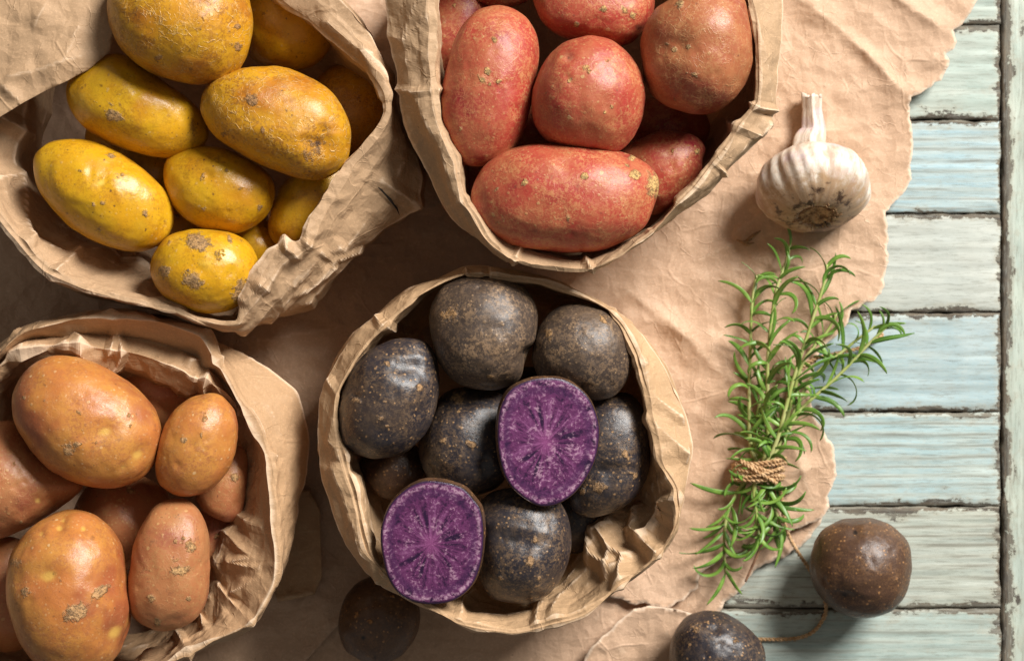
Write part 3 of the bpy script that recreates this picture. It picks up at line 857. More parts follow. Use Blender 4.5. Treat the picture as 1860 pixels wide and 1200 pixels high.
O_W1 = [(30, 690), (130, 665), (240, 685), (337, 725), (400, 745), (425, 800), (425, 880), (415, 950), (380, 1030), (375, 1080), (355, 1130), (300, 1170), (150, 1210), (-10, 1190), (-60, 1040),
        (-50, 830), (-10, 740)]
def OTOP(a):
    return sm(a, .55, .95) * (1 - sm(a, 2.9, 3.1))


ob_ = bag(OC, [(O_OUT, 0.8, .90), (O_OUT, 4.0, .965), (O_OUT, 7.0, .99), (lerp_rings(O_OUT, 0, O_CR, 0, .95, OC), 9.4, 1.0), (lerp_rings(O_CR, 0, O_IN, 0, .04, OC), 9.7, 1.0),
         (lerp_rings(O_CR, 0, O_IN, 0, .42, OC), lambda a: 8.6 - .3 * OTOP(a), 1.0), (lerp_rings(O_CR, 0, O_IN, 0, .70, OC), lambda a: 8.0 + 1.35 * OTOP(a), 1.0),
         (O_IN, lambda a: 7.4 + 1.2 * OTOP(a), 1.0), (O_W1, 5.5, 1.0), (O_W1, 2.0, .85)], 21, M_BAG[2], .22,
    'open paper bag of orange skinned potatoes with rolled cuff', GB, math.radians(185),
    lambda a, v: 1 + .5 * sm(v, .45, .6),
    folds=[([(190, 562), (218, 583), (200, 640)], .5, 14, .4, .9), ([(120, 604), (200, 576), (235, 600), (340, 622)], .4, 14, .3, .9), ([(25, 650), (60, 627), (120, 604)], .4, 14, .3, .9),
           ([(213, 605), (222, 640), (212, 665)], .6, 14, .4, .95), ([(137, 616), (165, 645), (200, 662)], .5, 14, .4, .95), ([(345, 660), (400, 655)], .5, 14, .4, .95), ([(372, 702), (378, 668), (400, 650)], .5, 14, .4, .95),
           ([(410, 748), (450, 750), (470, 790)], .45, 14, .4, .95), ([(372, 606), (430, 720), (490, 830)], .35, 10, .3, .8), ([(490, 830), (500, 970), (506, 1062)], .3, 10, .3, .8),
           ([(420, 970), (470, 1012), (425, 1022), (490, 1034)], .5, 20, .5, 1), ([(440, 940), (490, 960)], .4, 14, .5, 1), ([(404, 1075), (440, 1112), (460, 1135)], .6, 16, .4, 1),
           ([(380, 1085), (376, 1142)], .6, 12, .4, 1), ([(330, 1160), (345, 1190)], .5, 12, .3, 1), ([(430, 1075), (480, 1050)], .5, 18, .4, 1)])

sheet('base_flap', [(520, 890), (562, 890), (581, 925), (585, 1045), (572, 1078), (505, 1092), (480, 1000)], 1.5, 31, .10, .16, None, mat=M_BAG[2], parent=ob_, ridges=[(585, 930, 586, 1050, .3, .2), (500, 1085, 575, 1075, .3, .2)])
sheet('corner_fold', [(-20, 650), (4, 632), (26, 600), (36, 594), (56, 600), (58, 614), (44, 628), (10, 640)], 8.6, 33, .12, .12, None, mat=M_BAG[2], parent=ob_, ridges=[(26, 602, 50, 618, .35, .25), (0, 640, 40, 625, .3, .3)], sizes=(1.2, .6, .3))
sheet('inner_flap', [(-60, -90), (270, -90), (215, -30), (207, 30), (198, 92), (160, 127), (120, 150), (86, 165), (46, 187), (0, 214), (-60, 242)], 10.9, 35, .16, .15, None, mat=M_BAG[0], parent=yb_,
      zfun=lambda x, y: -1.9 * sm(x - .5 * y, -27, -18.5), ridges=[(0, 145, 70, 130, .35, .5), (70, 130, 160, 100, .4, .6), (0, 150, 40, 185, .3, .4), (90, 0, 60, 60, .3, .6), (150, 40, 120, 110, .3, .5)])

from mathutils.bvhtree import BVHTree


def drop(ob, pts, lift):
    """Photograph points projected along the line of sight on to a built surface, cm."""
    me = ob.data
    M = ob.matrix_basis
    off = ob.parent.location if ob.parent else Vector()
    t = BVHTree.FromPolygons([(v.co + ob.location + off) for v in me.vertices], [list(p.vertices) for p in me.polygons])
    out = []
    for x, y in pts:
        d = Vector((P(x, y, 0) * .01).tolist()) - Vector((0, 0, H * .01))
        hit = t.ray_cast(Vector((0, 0, H * .01)), d.normalized())[0]
        out.append(np.array(hit[:]) * 100 - np.array(d.normalized()[:]) * lift * 2.5 if hit else P(x, y, 6))
    return np.array(out)


wall_ = [o for o in yb_.children if o.name.startswith('bag_wall')][0]
up_ = drop(wall_, [(686, 339), (694, 344), (702, 353), (711, 361), (716, 370), (722, 377), (726, 391)], .05)
lo_ = .45 * up_ + .55 * drop(wall_, [(687, 342), (692, 351), (699, 358), (704, 368), (712, 374), (719, 384), (725, 391)], .05)
n_ = N('slit_shade')
M_SLIT_SHADE = n_.done(n_.mix(n_.noise(n_.coord(), 4, 3), (.012, .008, .005), (.03, .02, .012)), .9)
mesh_obj('slit_shade_strip', np.vstack([up_, lo_]), [[k, k + 1, k + 8, k + 7] for k in range(6)], M_SLIT_SHADE, yb_, up_[0])  # near-black strip laid on the wall: shade inside the slit, put into colour

# ------------------------------------------------------------------ potatoes
bm_ = bmesh.new()
bmesh.ops.create_icosphere(bm_, subdivisions=6, radius=1)
ICO6 = (np.array([v.co[:] for v in bm_.verts]), np.array([[v.index for v in f.verts] for f in bm_.faces]))
bm_.free()
bm_ = bmesh.new()
bmesh.ops.create_icosphere(bm_, subdivisions=5, radius=1)
ICO5 = (np.array([v.co[:] for v in bm_.verts]), np.array([[v.index for v in f.verts] for f in bm_.faces]))
bm_.free()


def ell(cx, cy, a, b, deg):
    t = np.arange(14) * 2 * math.pi / 14
    c, s = math.cos(math.radians(deg)), math.sin(math.radians(deg))
    return [(cx + a * math.cos(w) * c - b * math.sin(w) * s, cy + a * math.cos(w) * s + b * math.sin(w) * c) for w in t]


SEED = [100]


def body(outline, z, depth=None, marks=(), fine=True, lump=.035, power=.94):
    """Closed potato body whose widest section at height z is the outline; marks dent or colour single places."""
    SEED[0] += 7
    seed = SEED[0]
    w = PA(spline_closed(outline, 360), z)
    c = w[:, :2].mean(0)
    th = np.arctan2(w[:, 1] - c[1], w[:, 0] - c[0])
    r = np.hypot(w[:, 0] - c[0], w[:, 1] - c[1])
    o = np.argsort(th)
    th, r = th[o], r[o]
    T, Rr = np.concatenate([th - 2 * math.pi, th, th + 2 * math.pi]), np.tile(r, 3)
    d, F = ICO6 if fine else ICO5
    ang = np.arctan2(d[:, 1], d[:, 0])
    rad = np.interp(ang, T, Rr)
    pc = w[:, :2] - c
    ev = np.linalg.eigvalsh(pc.T @ pc / len(pc))
    minor = math.sqrt(2 * ev[0])
    dep = depth if depth is not None else minor * .97
    s = np.hypot(d[:, 0], d[:, 1])
    s2 = s ** power
    T1 = np.arange(360) * 2 * math.pi / 360
    r1 = np.interp(T1, T, Rr)
    low = np.full(len(d), r1.mean())
    for k_ in (1, 2):
        low = low + 2 * (r1 * np.cos(k_ * T1)).mean() * np.cos(k_ * ang) + 2 * (r1 * np.sin(k_ * T1)).mean() * np.sin(k_ * ang)
    rad = low + (rad - low) * s ** 3
    x, y = rad * s2 * np.cos(ang), rad * s2 * np.sin(ang)
    # blend towards the mean radius near the poles so that the top stays round
    zz = dep * d[:, 2]
    V = np.stack([x, y, zz], 1)
    q = d * 1.25 + seed * .37
    lumpv = lump * fbm(q, seed, 2) + .012 * fbm(d * 4.0 + seed, seed + 3, 2)
    V *= (1 + lumpv * np.where(np.abs(d[:, 2]) > .15, 1, np.abs(d[:, 2]) / .15 * .7 + .3))[:, None]
    A = {k: np.zeros(len(V)) for k in ('pale_eye', 'dark_eye', 'scab')}
    wx, wy, wz = V[:, 0] + c[0], V[:, 1] + c[1], V[:, 2] + z
    kk = H / (H - wz) * PX
    ppx, ppy = wx * kk + 930, 600 - wy * kk
    nrm = d / np.array([1, 1, 1.0])
    for mk in marks:
        mx, my, mr, kind = mk[:4]
        st = mk[4] if len(mk) > 4 else 1.0
        asp = mk[5] if len(mk) > 5 else 1.0          # elongation
        rot = math.radians(mk[6]) if len(mk) > 6 else 0
        dx, dy = ppx - mx, ppy - my
        ux, uy = dx * math.cos(rot) + dy * math.sin(rot), -dx * math.sin(rot) + dy * math.cos(rot)
        dd = np.sqrt((ux / asp) ** 2 + uy ** 2) / mr
        g = np.exp(-.5 * (dd * 1.6) ** 2) * (d[:, 2] > -.1)
        if kind == 'eye':        # dent with a pale sprouting point
            V -= nrm * (.14 * st * g * mr / 20)[:, None]
            A['pale_eye'] = np.maximum(A['pale_eye'], (.95 * np.exp(-.5 * (dd * 4.2) ** 2) + .36 * np.exp(-.5 * (dd * 1.7) ** 2)) * (d[:, 2] > 0) * min(1, st))
        elif kind == 'pit':      # dark dent with a brow above it
            V -= nrm * (.22 * st * g * mr / 20)[:, None]
            brow = np.exp(-.5 * ((uy + mr * .62) / (mr * .22)) ** 2 - .5 * (ux / (mr * 1.1 * asp)) ** 2) * (d[:, 2] > 0)
            V += nrm * (.06 * st * brow * mr / 20)[:, None]
            A['dark_eye'] = np.maximum(A['dark_eye'], np.exp(-.5 * (dd * 3.2) ** 2) * (d[:, 2] > 0))
        elif kind == 'dent':
            V -= nrm * (.22 * st * g * mr / 20)[:, None]
        elif kind == 'scab':
            V += nrm * (.03 * st * g)[:, None]
            A['scab'] = np.maximum(A['scab'], g * st)
        elif kind == 'pale':
            A['pale_eye'] = np.maximum(A['pale_eye'], g * st)
        elif kind == 'dark':
            A['dark_eye'] = np.maximum(A['dark_eye'], g * st)
    V = V + np.array([c[0], c[1], z])
    return V, F, A, np.array([c[0], c[1], z])


MR = random.Random(5)


def potato(name, outline, z, mat, label, group, marks=(), fine=True, depth=None, lump=.035):
    # a few small knocks, scuffs and corky spots of its own
    oc = np.array(outline, float)
    c0 = oc.mean(0)
    extra = []
    for k in range(9 if fine else 3):
        q = c0 + (oc[MR.randrange(len(oc))] - c0) * MR.uniform(.1, .88)
        extra.append((q[0], q[1], MR.uniform(4, 9), MR.choice(['scab', 'scab', 'dark', 'dent']), MR.uniform(.5, .85), MR.uniform(1, 2.2), MR.uniform(0, 180)))
    marks = list(marks) + extra
    V, F, A, c = body(outline, z, depth, marks, fine, lump)
    return tag(mesh_obj(name, V, F, mat, None, c, True, A), label, 'potato', group)


GY, GR, GO, GP = 'yellow potatoes in the bag', 'red potatoes in the bag', 'orange potatoes in the bag', 'purple potatoes in the bag'
# yellow
potato('yellow_potato', [(197, 20), (205, 60), (225, 95), (270, 130), (330, 150), (375, 153), (415, 143), (445, 105), (459, 50), (455, 10), (440, -30), (390, -65), (310, -75), (240, -60), (205, -25)],
       11.2, M_YEL_NET, 'big round flaky skinned yellow potato at the top of its bag', GY, [(430, 85, 16, 'scab', .7), (360, 50, 14, 'scab', .5)])
potato('yellow_potato', [(200, 98), (170, 108), (140, 130), (124, 155), (124, 180), (140, 215), (165, 240), (210, 265), (260, 280), (310, 286), (345, 278), (368, 262), (376, 240), (365, 205), (340, 180), (300, 150), (260, 118), (230, 102)],
       9.6, M_YEL, 'oblong yellow potato with a brown scratch, just below the biggest flaky one', GY,
       [(205, 210, 15, 'scab', .85, 2.0, 25), (148, 190, 30, 'pale', .55, 1.8, 60), (260, 145, 20, 'dent', .4, 2, 35)])
potato('yellow_potato', [(400, 140), (440, 124), (490, 121), (540, 130), (585, 155), (615, 185), (634, 220), (638, 255), (630, 295), (605, 318), (570, 327), (525, 318), (470, 298), (425, 272), (390, 248), (370, 215), (366, 190), (375, 162)],
       10.8, M_YEL_NET, 'long netted yellow potato with a dark rotten eye at its right end', GY,
       [(584, 262, 28, 'pit', 1.1), (593, 238, 15, 'pit', .9), (572, 272, 36, 'scab', .6, 1.3, -30), (459, 181, 15, 'scab', 1.0), (555, 255, 14, 'dent', .6)])
potato('yellow_potato', [(125, 253), (90, 260), (68, 282), (64, 310), (72, 345), (100, 385), (140, 420), (190, 445), (240, 455), (280, 448), (305, 425), (313, 390), (305, 355), (280, 325), (245, 295), (205, 270), (165, 256)],
       9.8, M_YEL, 'smooth oblong yellow potato at the left, lying against the paper lip', GY, [(183, 332, 20, 'eye', .7, 1.2, -30), (170, 371, 8, 'scab', .8), (263, 388, 9, 'scab', .8), (122, 388, 8, 'dark', .7), (180, 415, 14, 'scab', .6)])
potato('yellow_potato', [(340, 270), (312, 285), (301, 310), (304, 345), (320, 378), (350, 405), (390, 422), (430, 424), (465, 410), (490, 385), (500, 355), (495, 325), (470, 300), (435, 282), (390, 268)],
       9.3, M_YEL, 'small smooth oval yellow potato in the middle of the bag', GY, [(437, 343, 8, 'scab', .8), (410, 310, 8, 'scab', .6)])
potato('yellow_potato', [(330, 420), (300, 432), (280, 460), (274, 490), (285, 520), (310, 545), (345, 563), (385, 570), (425, 560), (450, 535), (467, 505), (470, 475), (455, 445), (425, 425), (380, 417)],
       10.2, M_YEL, 'scabby round yellow potato lowest in its bag, resting on the lip', GY,
       [(360, 440, 22, 'scab', 1.0, 1.5, 15), (350, 510, 22, 'scab', .9, 1.3, 30), (300, 492, 16, 'scab', .9, 1, 0), (440, 530, 26, 'scab', .9, 1.3, -50), (375, 478, 26, 'pale', .5), (398, 462, 16, 'scab', .7)])
potato('yellow_potato', [(520, 330), (498, 360), (488, 395), (492, 430), (515, 452), (545, 455), (580, 440), (620, 380), (645, 320), (640, 285), (590, 290), (550, 305)],
       8.0, M_YEL, 'plain yellow potato tucked under the folded lower right rim', GY, fine=False)
potato('yellow_potato', ell(520, 45, 88, 86, 0), 7.0, M_YEL, 'shaded yellow potato right of the biggest flaky one', GY, [(545, 72, 10, 'dark', .7)], False)
potato('yellow_potato', ell(640, 205, 92, 78, 70), 5.6, M_YEL_NET, 'dark shaded yellow potato deep against the right side', GY, fine=False)
potato('yellow_potato', ell(462, 448, 62, 52, 30), 6.8, M_YEL, 'half hidden yellow potato right behind the scabby lowest one', GY, fine=False)
potato('yellow_potato', ell(272, 310, 64, 52, 40), 6.6, M_YEL, 'hidden yellow potato between the two long left ones', GY, fine=False)
potato('yellow_potato', ell(325, 410, 60, 52, 10), 6.0, M_YEL, 'shaded yellow potato deep above the scabby lowest one', GY, fine=False)
potato('yellow_potato', ell(210, 262, 60, 45, 30), 5.2, M_YEL, 'barely visible yellow potato in the gap at the left wall', GY, fine=False)
# red
potato('red_potato', [(905, 14), (870, 22), (840, 50), (822, 90), (808, 140), (800, 190), (803, 240), (815, 275), (835, 295), (865, 303), (900, 295), (930, 275), (952, 240), (963, 200), (972, 150), (978, 100), (973, 65), (955, 35), (930, 18)],
       10.4, M_RED, 'upright oblong red potato along the left side of its bag', GR, [(898, 73, 8, 'scab', .9), (885, 130, 12, 'scab', .8), (890, 152, 6, 'scab', .9), (836, 234, 7, 'scab', .9), (940, 200, 14, 'dent', .5)])
potato('red_potato', [(1060, 66), (1020, 80), (990, 110), (972, 150), (966, 185), (970, 220), (990, 250), (1020, 265), (1070, 272), (1115, 276), (1145, 255), (1165, 220), (1173, 180), (1168, 140), (1150, 105), (1120, 78), (1090, 67)],
       11.2, M_RED, 'round bright red potato with one pale ringed eye, in the middle', GR, [(1031, 103, 18, 'pale', .6), (1031, 103, 11, 'pit', .9), (1010, 150, 22, 'dark', .4), (1110, 135, 18, 'scab', .4)])
potato('red_potato', [(1225, -5), (1190, 20), (1170, 55), (1164, 95), (1172, 140), (1190, 175), (1220, 195), (1260, 207), (1300, 205), (1335, 180), (1360, 140), (1368, 95), (1360, 40), (1345, -5), (1310, -30), (1260, -30)],
       11.4, M_RED_TAN, 'big russet brown red potato with a dimple, at the right side', GR, [(1222, 85, 34, 'dent', .9, 1.5, 0), (1220, 90, 9, 'scab', 1.0), (1249, 84, 7, 'scab', 1.0), (1205, 80, 7, 'scab', .8), (1235, 8, 14, 'scab', .8)])
potato('red_potato', [(970, -20), (975, 20), (990, 45), (1020, 65), (1060, 75), (1105, 82), (1140, 80), (1165, 60), (1185, 30), (1190, 0), (1180, -40), (1100, -70), (1020, -60)],
       9.6, M_RED, 'red potato cut off by the top edge, above the round one', GR, [(1097, 16, 9, 'scab', 1.0), (1048, 45, 7, 'scab', 1.0), (1160, 50, 14, 'dark', .8), (1135, 20, 12, 'scab', .6)])
potato('red_potato', ell(912, -22, 62, 36, 0), 7.5, M_RED, 'sliver of red potato at the very top beside the upright one', GR, fine=False)
potato('red_potato', [(960, 262), (920, 272), (885, 295), (865, 325), (858, 355), (860, 385), (875, 415), (905, 435), (950, 450), (1000, 457), (1050, 459), (1095, 455), (1140, 435), (1170, 410), (1188, 370), (1195, 335), (1185, 310), (1160, 290), (1120, 275), (1070, 266), (1010, 261)],
       11.0, M_RED, 'largest red potato lying crosswise at the front rim', GR,
       [(954, 331, 9, 'scab', 1.0), (1062, 320, 9, 'scab', 1.0), (1152, 318, 13, 'scab', 1.1), (1190, 338, 24, 'scab', .9, 1.6, 75), (1147, 286, 9, 'scab', 1.0), (903, 345, 9, 'scab', .8), (970, 418, 10, 'dark', .8, 1.8, 0), (1165, 385, 14, 'dark', .3), (873, 365, 12, 'dent', .5)])
potato('red_potato', [(1275, 290), (1280, 270), (1265, 250), (1235, 238), (1195, 240), (1150, 260), (1120, 285), (1130, 330), (1160, 370), (1185, 390), (1220, 375), (1255, 345), (1275, 315)],
       8.6, M_RED, 'small crimson potato between the largest one and the right rim', GR, [(1266, 275, 9, 'scab', .8)])
potato('red_potato', ell(825, 50, 66, 105, 8), 6.4, M_RED, 'shaded red potato in the upper left corner of the bag', GR, fine=False)
potato('red_potato', ell(1215, 232, 74, 60, 0), 5.4, M_RED, 'dark red potato deep under the dimpled russet one', GR, fine=False)
potato('red_potato', ell(858, 345, 60, 62, 60), 6.2, M_RED, 'dark red potato deep at the left end of the largest one', GR, fine=False)
potato('red_potato', ell(975, 240, 60, 60, 0), 5.8, M_RED, 'dark red potato under the gap beside the round one', GR, fine=False)
# orange
potato('orange_potato', [(120, 649), (80, 655), (45, 675), (27, 705), (25, 735), (35, 775), (55, 810), (85, 845), (120, 868), (165, 883), (210, 886), (255, 870), (278, 845), (290, 810), (291, 780), (280, 745), (255, 710), (215, 680), (170, 658)],
       10.2, M_ORA, 'big glossy orange potato under the rolled top cuff', GO, [(191, 785, 24, 'eye', 1.1, 1.4, -20), (253, 828, 22, 'eye', 1.1, 1.3, -45), (225, 850, 12, 'eye', .8), (150, 777, 14, 'scab', .6), (125, 817, 22, 'scab', .75), (45, 722, 8, 'scab', .7), (82, 727, 10, 'scab', .6)])
potato('orange_potato', [(370, 715), (345, 722), (318, 745), (300, 775), (286, 815), (283, 850), (292, 880), (315, 898), (345, 902), (380, 890), (410, 860), (425, 825), (430, 785), (425, 750), (405, 722), (388, 714)],
       10.0, M_ORA, 'medium smooth orange potato beside the right inner wall', GO, [(372, 755, 13, 'scab', .6), (335, 798, 12, 'scab', .6)])
potato('orange_potato', [(0, 765), (25, 765), (50, 790), (95, 830), (140, 870), (146, 885), (130, 905), (90, 935), (40, 960), (0, 976), (-50, 980), (-90, 940), (-100, 870), (-70, 800), (-30, 770)],
       8.4, M_ORA_RUS, 'brownish orange potato cut off by the left edge', GO, [(70, 910, 14, 'eye', .9, 1.0, 60)])
potato('orange_potato', [(130, 928), (95, 935), (60, 955), (35, 985), (18, 1020), (12, 1060), (18, 1100), (30, 1140), (50, 1180), (80, 1215), (130, 1230), (180, 1220), (210, 1195), (230, 1150), (236, 1115), (230, 1060), (225, 1020), (215, 985), (195, 955), (165, 934)],
       10.2, M_ORA, 'largest orange potato with yellow eyes and a rough brown scab, bottom left', GO,
       [(85, 1045, 28, 'eye', 1.1, 1.5, -12), (107, 956, 15, 'eye', 1.2), (152, 957, 13, 'eye', 1.2), (74, 968, 10, 'eye', 1.0), (115, 942, 8, 'eye', 1.0), (212, 1152, 26, 'eye', 1.0, 1.6, -50), (138, 1110, 20, 'scab', 1.1, 1.5, -25),
        (182, 1074, 13, 'scab', 1.0, 2.0, -35), (168, 976, 11, 'dark', .8), (45, 1075, 14, 'scab', .8), (28, 1020, 20, 'scab', .6)])
potato('orange_potato', [(310, 906), (285, 915), (265, 940), (248, 980), (237, 1030), (232, 1080), (236, 1110), (255, 1130), (285, 1143), (315, 1141), (350, 1125), (372, 1095), (381, 1050), (381, 1005), (375, 960), (360, 925), (338, 907)],
       9.6, M_ORA_RUS, 'upright russet orange potato with cracked skin at lower right', GO, [(330, 1036, 14, 'scab', .8, 2.0, -5), (348, 990, 22, 'scab', .7), (273, 1082, 10, 'scab', .8), (285, 1130, 14, 'scab', .8), (343, 1085, 8, 'scab', .9)])
potato('orange_potato', [(395, 845), (430, 810), (450, 830), (448, 880), (440, 930), (420, 947), (390, 940), (365, 920), (358, 895)],
       7.4, M_ORA_RUS, 'small brown orange potato wedged against the right wall', GO, [(427, 868, 13, 'scab', .9)], False)
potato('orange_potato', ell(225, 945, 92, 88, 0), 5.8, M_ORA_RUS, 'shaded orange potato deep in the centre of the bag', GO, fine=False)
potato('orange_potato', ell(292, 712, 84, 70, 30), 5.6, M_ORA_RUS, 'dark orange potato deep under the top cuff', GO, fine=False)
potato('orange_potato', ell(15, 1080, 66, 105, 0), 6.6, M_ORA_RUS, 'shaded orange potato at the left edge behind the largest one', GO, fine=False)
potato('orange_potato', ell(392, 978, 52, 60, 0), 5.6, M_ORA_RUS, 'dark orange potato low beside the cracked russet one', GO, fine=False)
# purple
potato('purple_potato', [(860, 503), (830, 508), (800, 525), (784, 555), (782, 590), (788, 630), (800, 660), (825, 690), (860, 705), (895, 709), (925, 700), (945, 685), (953, 655), (957, 640), (970, 620), (977, 585), (974, 555), (960, 530), (935, 512), (900, 503)],
       9.8, M_PUR_RUS, 'brown speckled purple potato with a notch, at the top rim', GP, [(958, 640, 16, 'pit', .9, 1.3, -40), (871, 521, 7, 'pit', 1.0), (815, 572, 22, 'scab', .7, 1.5, -40)])
potato('purple_potato', [(1035, 550), (1005, 562), (985, 585), (977, 605), (968, 645), (973, 670), (985, 690), (1020, 705), (1060, 722), (1090, 724), (1120, 713), (1143, 685), (1150, 650), (1145, 620), (1130, 590), (1105, 565), (1070, 552)],
       9.4, M_PUR_RUS, 'round dark purple potato at the upper right rim', GP, [(1058, 704, 13, 'pit', .8), (997, 608, 14, 'scab', .7, 1.6, 70), (1000, 590, 16, 'dark', .5)])
potato('purple_potato', [(735, 614), (700, 622), (665, 640), (638, 670), (622, 710), (615, 745), (620, 790), (635, 815), (665, 828), (700, 830), (735, 820), (765, 795), (785, 760), (796, 715), (797, 680), (790, 645), (770, 620)],
       9.8, M_PUR, 'dotted purple potato with an eye and a pinkish spot, at the left rim', GP, [(735, 662, 26, 'pit', .9, 1.4, 5), (718, 697, 18, 'pale', .22), (763, 702, 12, 'scab', .8), (645, 718, 9, 'pit', .8), (640, 810, 10, 'pit', .8), (648, 727, 8, 'scab', .9, 1.8, 15)])
potato('purple_potato', [(830, 705), (800, 720), (780, 750), (763, 790), (761, 825), (770, 860), (790, 885), (830, 900), (865, 898), (900, 885), (930, 850), (945, 790), (930, 730), (880, 705)],
       8.2, M_PUR, 'blackish purple potato in the middle, left of the higher cut half', GP, [(880, 842, 15, 'pit', .9), (832, 722, 17, 'scab', .8, 1.5, -60), (855, 806, 9, 'scab', 1.0, 1.6, 20), (785, 860, 16, 'pit', .8, 1.4, 50)])
potato('purple_potato', [(1100, 715), (1060, 735), (1040, 780), (1035, 850), (1035, 910), (1050, 930), (1075, 938), (1110, 930), (1145, 910), (1172, 875), (1182, 835), (1178, 780), (1165, 735), (1140, 712)],
       8.2, M_PUR, 'purple potato with tan dots and a long eye slit, at the right wall', GP, [(1095, 853, 26, 'pit', .9, 1.8, 3), (1086, 886, 15, 'scab', 1.0), (1136, 825, 10, 'scab', .9), (1058, 893, 9, 'scab', .9), (1100, 884, 7, 'scab', .9)])
potato('purple_potato', [(930, 885), (890, 895), (868, 920), (868, 960), (870, 1030), (875, 1060), (895, 1085), (930, 1094), (965, 1095), (1000, 1075), (1025, 1040), (1037, 995), (1035, 950), (1020, 915), (990, 890)],
       8.8, M_PUR, 'glossy purple potato lowest in its bag, right of the lower cut half', GP, [(931, 977, 30, 'pit', .9, 1.4, 10), (963, 1020, 11, 'scab', 1.0, 1.3, 60), (909, 1048, 9, 'scab', .9), (979, 1049, 6, 'scab', .9), (897, 1028, 12, 'dark', .6)])
potato('purple_potato', [(690, 815), (660, 830), (655, 850), (675, 885), (700, 905), (740, 905), (775, 880), (775, 830), (740, 805)],
       6.4, M_PUR_BRN, 'shaded purple potato low above the lower cut half', GP, fine=False)
potato('purple_potato', ell(1045, 945, 62, 60, 0), 5.2, M_PUR, 'black shaded purple potato deep in the lower right gap', GP, fine=False)
potato('purple_potato', ell(960, 750, 90, 85, 0), 5.6, M_PUR, 'hidden purple potato beneath the higher cut half', GP, fine=False)
# loose ones
GL = 'loose purple potatoes on the table'
potato('purple_potato', [(1560, 942), (1525, 948), (1495, 965), (1478, 995), (1472, 1030), (1480, 1065), (1500, 1095), (1530, 1115), (1565, 1123), (1600, 1117), (1630, 1095), (1650, 1060), (1655, 1020), (1648, 985), (1625, 960), (1595, 945)],
       2.45, M_PUR_BRN, 'round brown purple potato lying on the painted planks', GL, [(1553, 962, 17, 'pit', 1.0), (1532, 1083, 18, 'pit', 1.0, 1.4, 10), (1578, 960, 10, 'dent', .5), (1575, 1035, 5, 'dark', 1.0)], lump=.026)
potato('purple_potato', [(1280, 1109), (1250, 1118), (1230, 1140), (1218, 1175), (1217, 1220), (1240, 1260), (1300, 1275), (1360, 1260), (1388, 1220), (1388, 1180), (1370, 1150), (1340, 1125), (1310, 1111)],
       3.1, M_PUR, 'purple potato on brown paper cut off by the bottom edge', GL, [(1302, 1140, 14, 'pit', .9), (1262, 1140, 16, 'scab', .6, 1.8, -30)], lump=.025)
potato('purple_potato', [(690, 1045), (655, 1055), (630, 1080), (617, 1115), (618, 1155), (635, 1185), (680, 1205), (720, 1195), (750, 1165), (763, 1125), (755, 1085), (730, 1055)],
       2.9, M_PUR_BRN, 'shaded purple potato on the paper under the purple bag', GL, [(658, 1160, 16, 'pit', .8)], lump=.025)


# ------------------------------------------------------------------ cut purple halves
def flesh_mat():
    n = N('purple_flesh')
    v = n.coord()
    pol = n.attr('polar', 'Vector')
    r = n.attr('radius')
    w = n.warp(v, 1.2, .5)
    m1 = n.noise(w, 1.9, 5, .62)
    ray = n.noise(n.warp(pol, 1.0, .6), 1.0, 4, .6)
    fine = n.noise(w, 6.5, 4, .65)
    k = n.ramp(r, .85, .45, 0.0, .85)
    ray = n.math('ADD', n.math('MULTIPLY', n.math('SUBTRACT', ray, .5), 1.5), .5)
    f = n.mix(k, m1, ray)
    f = n.math('ADD', n.math('MULTIPLY', f, .66), n.math('MULTIPLY', fine, .34))
    f = n.math('ADD', f, n.math('SUBTRACT', n.math('MULTIPLY', n.ramp(r, .35, .0), .06), .012))
    c = n.mix(n.ramp(f, .36, .50), (.024, .007, .034), (.125, .028, .100))
    c = n.mix(n.ramp(f, .49, .60), c, (.22, .070, .180))
    c = n.mix(n.math('MULTIPLY', n.ramp(n.math('ADD', n.math('MULTIPLY', fine, .6), n.math('MULTIPLY', m1, .4)), .53, .64), .62), c, (.52, .32, .41))
    c = n.mix(n.math('MULTIPLY', n.ramp(r, .30, .0), .45), c, (.34, .085, .24))
    ring = n.math('MULTIPLY', n.math('MULTIPLY', n.ramp(r, .86, .92), n.ramp(r, .97, .93)), n.ramp(fine, .42, .6))
    c = n.mix(n.math('MULTIPLY', n.math('MULTIPLY', n.ramp(r, .72, .80), n.ramp(r, .90, .84)), .45), c, (.045, .014, .06))
    c = n.mix(n.math('MULTIPLY', ring, .6), c, (.52, .33, .42))
    c = n.mix(n.ramp(r, .955, .985), c, (.035, .012, .045))
    b = n.bump(m1, .035, .5)
    b = n.bump(fine, .03, .8, b)
    b = n.bump(n.noise(v, 26.0, 3, .7), .010, .9, b)
    return n.done(c, n.math('ADD', n.math('MULTIPLY', n.noise(v, 18.0, 2), .35), .18), b, .5)


M_FLESH = flesh_mat()


